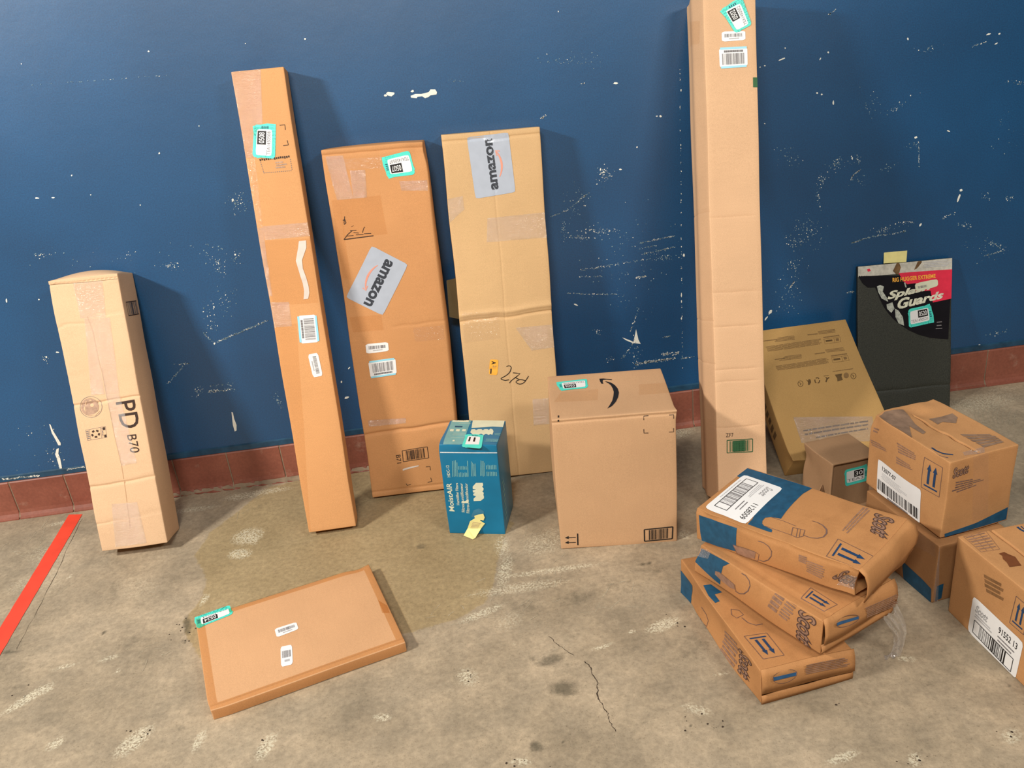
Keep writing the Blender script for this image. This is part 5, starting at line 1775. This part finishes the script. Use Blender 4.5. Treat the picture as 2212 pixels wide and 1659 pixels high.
d.build('printed_small_text', 0.0010)
scott_logo(O, 'left', cO((1470, 1060), (1640, 1150), (1600, 1260), (1350, 1140)))
tape(O, 'left', cO((1480, 1110), (1680, 1150), (1660, 1300), (1400, 1200)), 'tapewr', 0.0022)
# print on P
d = Decal(P, 'left', cPQ((300, 95), (570, 180), (470, 430), (240, 215)))
for pts in (((312, 100), (560, 175), (500, 260), (250, 215)), ((250, 215), (500, 260), (483, 330), (475, 420), (425, 380))):
    d.polypx(cPQ(*pts), 'scottblue')
d.build('printed_blue_band', 0.0009)
d = Decal(P, 'left', cPQ((430, 300), (750, 300), (750, 520), (430, 520)))
hook(d, cPQ, ((665, 320), (700, 340), (732, 385), (740, 430), (722, 475), (685, 502), (645, 500), (610, 478)), 0.0028)
d.polypx(cPQ((432, 300), (470, 310), (560, 385), (600, 420), (605, 465), (560, 445), (480, 380), (430, 330)), 'scottfill')
hook(d, cPQ, ((432, 300), (480, 320), (560, 385), (605, 425), (615, 480)), 0.0014)
d.build('printed_hook_drawing', 0.0010)
d = Decal(P, 'left', cPQ((980, 445), (1185, 600), (1075, 765), (890, 620)))
d.greek(0, 0, 0.45, 1, 5, 'scottfill', 17, 0.7, 0.1, 0.3)
d.greek(0.5, 0.1, 1, 1, 7, 'scottfill', 18, 0.55, 0.3, 0.3)
d.build('printed_small_text', 0.0010)
scott_logo(P, 'left', cPQ((1330, 700), (1290, 1010), (1150, 900), (1175, 640)))
d = Decal(P, 'top', cPQ((1510, 600), (1395, 660), (1190, 545), (1275, 450)))
this_way_up(d)
d.build('printed_arrows', 0.0010)
tape(P, 'left', cPQ((300, 95), (400, 110), (370, 190), (285, 170)), 'tapewr', 0.0020)


def flap_decal(box, quad, z0, z1, out, fn, name):
    keep = box.fields
    box.fields = [f for f in keep if not getattr(f, 'recess', False)]
    d_ = Decal(box, 'front', quad)
    fn(d_)
    o_ = d_.build(name, out)
    box.fields = keep
    return o_


def oval(dd):
    dd.stroke([(0.5 + 0.5 * math.cos(t), 0.5 + 0.5 * math.sin(t)) for t in T], 0.0014, 'scottink', True)
    dd.rect(0.03, 0.36, 0.97, 0.64, 'blueoval', 4)


MAT['blueoval'] = plain('mid_blue_print', (38, 92, 140), 0.55, 0.4, 0.1, 50)
flap_decal(P, cPQ((1445, 690), (1650, 640), (1655, 720), (1455, 790)), 0, 0, 0.0175, oval, 'printed_oval_mark')
flap_decal(P, cPQ((1700, 600), (2000, 470), (2010, 570), (1720, 690)), 0, 0, 0.0175, lambda dd: dd.greek(0, 0, 1, 1, 7, 'scottfill', 9, 0.6, 0.15, 0.3), 'printed_small_text')
flap_decal(Q, cPQ((905, 1170), (1130, 1120), (1125, 1230), (925, 1280)), 0, 0, 0.0140, oval, 'printed_oval_mark')
flap_decal(Q, cPQ((1200, 1100), (1580, 1030), (1600, 1110), (1200, 1190)), 0, 0, 0.0140, lambda dd: dd.greek(0, 0, 1, 1, 6, 'scottfill', 11, 0.6, 0.15, 0.3), 'printed_small_text')
# print on Q
d = Decal(Q, 'top', cPQ((1040, 1047), (855, 1082), (685, 880), (885, 850)))
this_way_up(d)
d.build('printed_arrows', 0.0010)
d = Decal(Q, 'top', cPQ((320, 420), (500, 420), (500, 600), (320, 600)))
d.polypx(cPQ((325, 430), (390, 420), (490, 490), (425, 510), (470, 570), (430, 585), (370, 520)), 'scottblue')
d.build('printed_blue_band', 0.0009)
d = Decal(Q, 'top', cPQ((560, 560), (860, 560), (860, 800), (560, 800)))
hook(d, cPQ, ((570, 640), (640, 650), (680, 690), (620, 720), (575, 690), (570, 640)), 0.0018)
hook(d, cPQ, ((665, 715), (720, 760), (790, 782), (850, 770)), 0.0026)
d.build('printed_hook_drawing', 0.0010)
d = Decal(Q, 'left', cPQ((80, 240), (225, 400), (215, 590), (95, 480)))
d.polypx(cPQ((84, 240), (228, 430), (222, 520), (215, 590), (190, 600), (100, 480), (90, 380)), 'scottblue')
d.build('printed_blue_band', 0.0009)
d = Decal(Q, 'left', cPQ((200, 590), (380, 700), (380, 820), (230, 700)))
hook(d, cPQ, ((310, 620), (350, 680), (370, 740), (355, 790), (320, 770), (300, 720)), 0.0022)
d.build('printed_hook_drawing', 0.0010)
d = Decal(Q, 'left', cPQ((510, 820), (640, 960), (600, 1180), (470, 1000)))
d.greek(0, 0, 1, 1, 6, 'scottfill', 27, 0.6, 0.2, 0.3)
d.build('printed_small_text', 0.0010)
scott_logo(Q, 'left', cPQ((750, 1090), (740, 1290), (630, 1200), (640, 980)))

# clear plastic film hanging from the end of the middle box
lb = [(1906, 1334), (1914, 1346), (1924, 1360), (1930, 1372), (1927, 1386), (1916, 1404), (1902, 1424)]
rb_ = [(1936, 1303), (1946, 1324), (1953, 1345), (1955, 1362), (1946, 1386), (1938, 1408), (1926, 1430)]
keep = P.fields
P.fields = [f for f in keep if not getattr(f, 'recess', False)]
y0 = P.world(P.surf('front', P.st('front', (1925, 1318)), 0.02))[0][1] - 0.012
P.fields = keep
V, F = [], []
nu, nv = 18, 36
for i in range(nu + 1):
    for j in range(nv + 1):
        u, v = i / nu, j / nv * 5.999
        k, t = int(v), v - int(v)
        l_ = (lb[k][0] * (1 - t) + lb[k + 1][0] * t, lb[k][1] * (1 - t) + lb[k + 1][1] * t)
        r_ = (rb_[k][0] * (1 - t) + rb_[k + 1][0] * t, rb_[k][1] * (1 - t) + rb_[k + 1][1] * t)
        p3 = on_wall((l_[0] * (1 - u) + r_[0] * u, l_[1] * (1 - u) + r_[1] * u), y0)
        fold = 0.006 * math.sin(u * 8 + v * 0.8) + 0.004 * math.sin(u * 19 - v * 1.6)
        V.append((p3[0], p3[1] - 0.004 + fold - 0.004, max(p3[2], 0.002)))
for i in range(nu):
    for j in range(nv):
        F.append((i * (nv + 1) + j, i * (nv + 1) + j + 1, (i + 1) * (nv + 1) + j + 1, (i + 1) * (nv + 1) + j))
film = mesh_obj('plastic_film', V, F, MAT['film'], None, None, True)
tag(film, 'torn clear shiny plastic film hanging from the middle box of the heap to the floor', 'plastic film')

# ---------------- R: rubber splash guard with its header card, leaning on the wall
m, nt, b = new_mat('dark_textured_rubber')
tcR = nt.nodes.new('ShaderNodeTexCoord').outputs['Object']
nt.links.new(ramp(nt, noise_node(nt, tcR, 220, 3, 0.7), 0.3, lin((36, 38, 34)), 0.7, lin((60, 62, 54))), b.inputs['Base Color'])
b.inputs['Roughness'].default_value = 0.6
bump(nt, b, noise_node(nt, tcR, 260, 3, 0.7), 0.5, 0.002)
MAT['rubber'] = m
Rg = Carton('splash_guard', 'black rubber splash guard with torn red and silver header card leaning on the wall', 'splash guard',
            (1.5445, -0.1555, 0.0035), (-0.23, -13.75, 2.0), (0.3766, 0.0123, 0.6035), MAT['rubber'], body='rubber_mat', r=0.002, cell=0.012,
            fields=[f_noise(0.0015, 5, 161), f_crease('front', 2, 0.105, 0.003, 0.004, 0, 0.002, 3)], lines={2: [.1, .103, .105, .108, .11]})
MAT['card_black'] = plain('glossy_black_card', (22, 20, 26), 0.3, 0.5, 0.1)
MAT['card_red'] = plain('glossy_red_card', (226, 52, 78), 0.35, 0.5, 0.05)
MAT['card_silver'] = plain('dirty_silver_card', (198, 194, 182), 0.4, 0.5, 0.1, 60)
MAT['burn'] = plain('brown_stain', (112, 84, 54), 0.6, 0.3, 0.2)
MAT['chrome'] = plain('chrome_lettering', (222, 222, 200), 0.4, 0.5, 0.12, 100)
MAT['wheel'] = plain('picture_of_chrome_wheel', (176, 180, 170), 0.5, 0.4, 0.2, 120)
d = Decal(Rg, 'front', cRr((1020, 225), (1915, 162), (1865, 925), (1000, 925)))
arc = [(1110, 442), (1180, 440), (1200, 480), (1225, 550), (1262, 625), (1310, 690), (1365, 750), (1430, 800), (1500, 845), (1590, 885), (1700, 915), (1800, 924), (1868, 928)]
topl = [(1018, 228), (1100, 222), (1200, 216), (1300, 208), (1400, 200), (1500, 192), (1600, 185), (1700, 178), (1800, 171), (1860, 167), (1917, 162), (1905, 480), (1868, 928)]
left_ = [(1018, 228), (1018, 330), (1060, 400), (1110, 442)]
# card as strips so that it follows the rubber
for i in range(len(arc) - 1):
    d.polypx(cRr(arc[i], arc[i + 1], (arc[i + 1][0], min(arc[i + 1][1], 330)), (arc[i][0], min(arc[i][1], 330))), 'card_black')
d.polypx(cRr((1018, 330), (1060, 400), (1110, 442), (1110, 330)), 'card_black')
d.polypx(cRr((1868, 928), (1917, 300), (1868, 300)), 'card_black')
for x0 in range(1018, 1900, 90):
    x1 = min(x0 + 90, 1917)
    ty = lambda x: 228 - (x - 1018) * 0.0735
    by = lambda x: 332 - (x - 1018) * 0.075
    d.polypx(cRr((x0, ty(x0)), (x0, by(x0) + 10), (x1, by(x1) + 10), (x1, ty(x1))), 'card_silver')
card = d.build('header_card', 0.0022, None, 'torn black, red and silver header card')
for pts, m_ in ((((1400, 305), (1560, 292), (1560, 400), (1480, 410), (1440, 380)), 'card_red'), (((1560, 292), (1914, 268), (1896, 545), (1722, 582), (1700, 470), (1560, 480)), 'card_red'),
                (((1345, 285), (1380, 205), (1405, 200), (1420, 250), (1400, 320), (1375, 315)), 'burn'), (((1545, 275), (1580, 195), (1612, 170), (1620, 200), (1590, 240), (1570, 262)), 'burn'), (((1100, 270), (1125, 262), (1138, 285), (1110, 292)), 'card_red')):
    e = Decal(Rg, 'front', st=d.q)
    e.polypx(cRr(*pts), m_)
    e.build('red_card_panel' if m_ == 'card_red' else 'brown_stain', 0.0028, card)
for pts in (((1195, 430), (1225, 418), (1260, 430), (1250, 480), (1290, 540), (1300, 575), (1240, 545), (1205, 480)), ((1285, 600), (1340, 580), (1360, 640), (1330, 680), (1290, 640)), ((1365, 640), (1400, 660), (1440, 720), (1450, 800), (1400, 780), (1370, 720)),
            ((1450, 395), (1462, 392), (1475, 440), (1462, 440))):
    e = Decal(Rg, 'front', st=d.q)
    e.polypx(cRr(*pts), 'wheel')
    e.build('wheel_picture', 0.0028, card)
for t, q, m_, bo, sh in (('RIG HUGGER EXTREME', ((1340, 350), (1745, 312), (1748, 350), (1342, 392)), 'orange', 0.03, 0), ('Splash', ((1290, 478), (1700, 410), (1705, 470), (1295, 580)), 'chrome', 0.04, 0.3), ('Guards', ((1385, 545), (1822, 470), (1825, 540), (1390, 650)), 'chrome', 0.04, 0.3)):
    t_ = Decal(Rg, 'front', cRr(*q))
    t_.text(t, 0, 0, 1, 1, m_, bo, sh)
    t_.build('card_lettering', 0.0036, card)
s_ = Decal(Rg, 'front', cRr((1548, 402), (1765, 358), (1770, 428), (1560, 482)))
s_.grid('cream', 4, 4, 0.05)
s_.build('small_sticker', 0.0044, card)
t_ = Decal(Rg, 'front', cRr((1575, 430), (1665, 412), (1668, 435), (1580, 452)))
t_.barcode(0, 0, 1, 1, 'softink', 16, 3)
t_.build('sticker_print', 0.0049, card)
for q, n in ((((1755, 765), (1815, 758), (1815, 775), (1755, 782)), 1), (((1755, 795), (1810, 790), (1812, 810), (1755, 815)), 1), (((1745, 825), (1820, 820), (1822, 835), (1745, 842)), 1), (((1620, 190 + 15), (1900, 180), (1900, 240), (1640, 262)), 4)):
    t_ = Decal(Rg, 'front', cRr(*q))
    t_.greek(0, 0, 1, 1, n, 'softink' if n == 1 else 'paleink', 5, 0.5, 0.2, 0.2)
    t_.build('card_small_text', 0.0034, card)
inventory_label(Rg, 'front', cRr((1488, 645), (1702, 600), (1727, 770), (1495, 822)), '0520', 'TEA1450520', off=0.0040)
# yellow note sticking up behind the card
st_ = Rg.st('front', cRr((1265, 215))[0]), Rg.st('front', cRr((1268, 112))[0]), Rg.st('front', cRr((1488, 93))[0]), Rg.st('front', cRr((1480, 200))[0])
V = [Rg.warp(np.array([[p[0], 0.0035 + k * 0.0006, p[1]]]), True)[0] for k in (0, 1) for p in st_]
nt_ = mesh_obj('yellow_note', V, [(0, 3, 2, 1), (4, 5, 6, 7), (0, 1, 5, 4), (1, 2, 6, 5), (2, 3, 7, 6), (3, 0, 4, 7)], MAT['yellow'], None, Rg.root)
nt_['label'] = 'yellow sticky note'
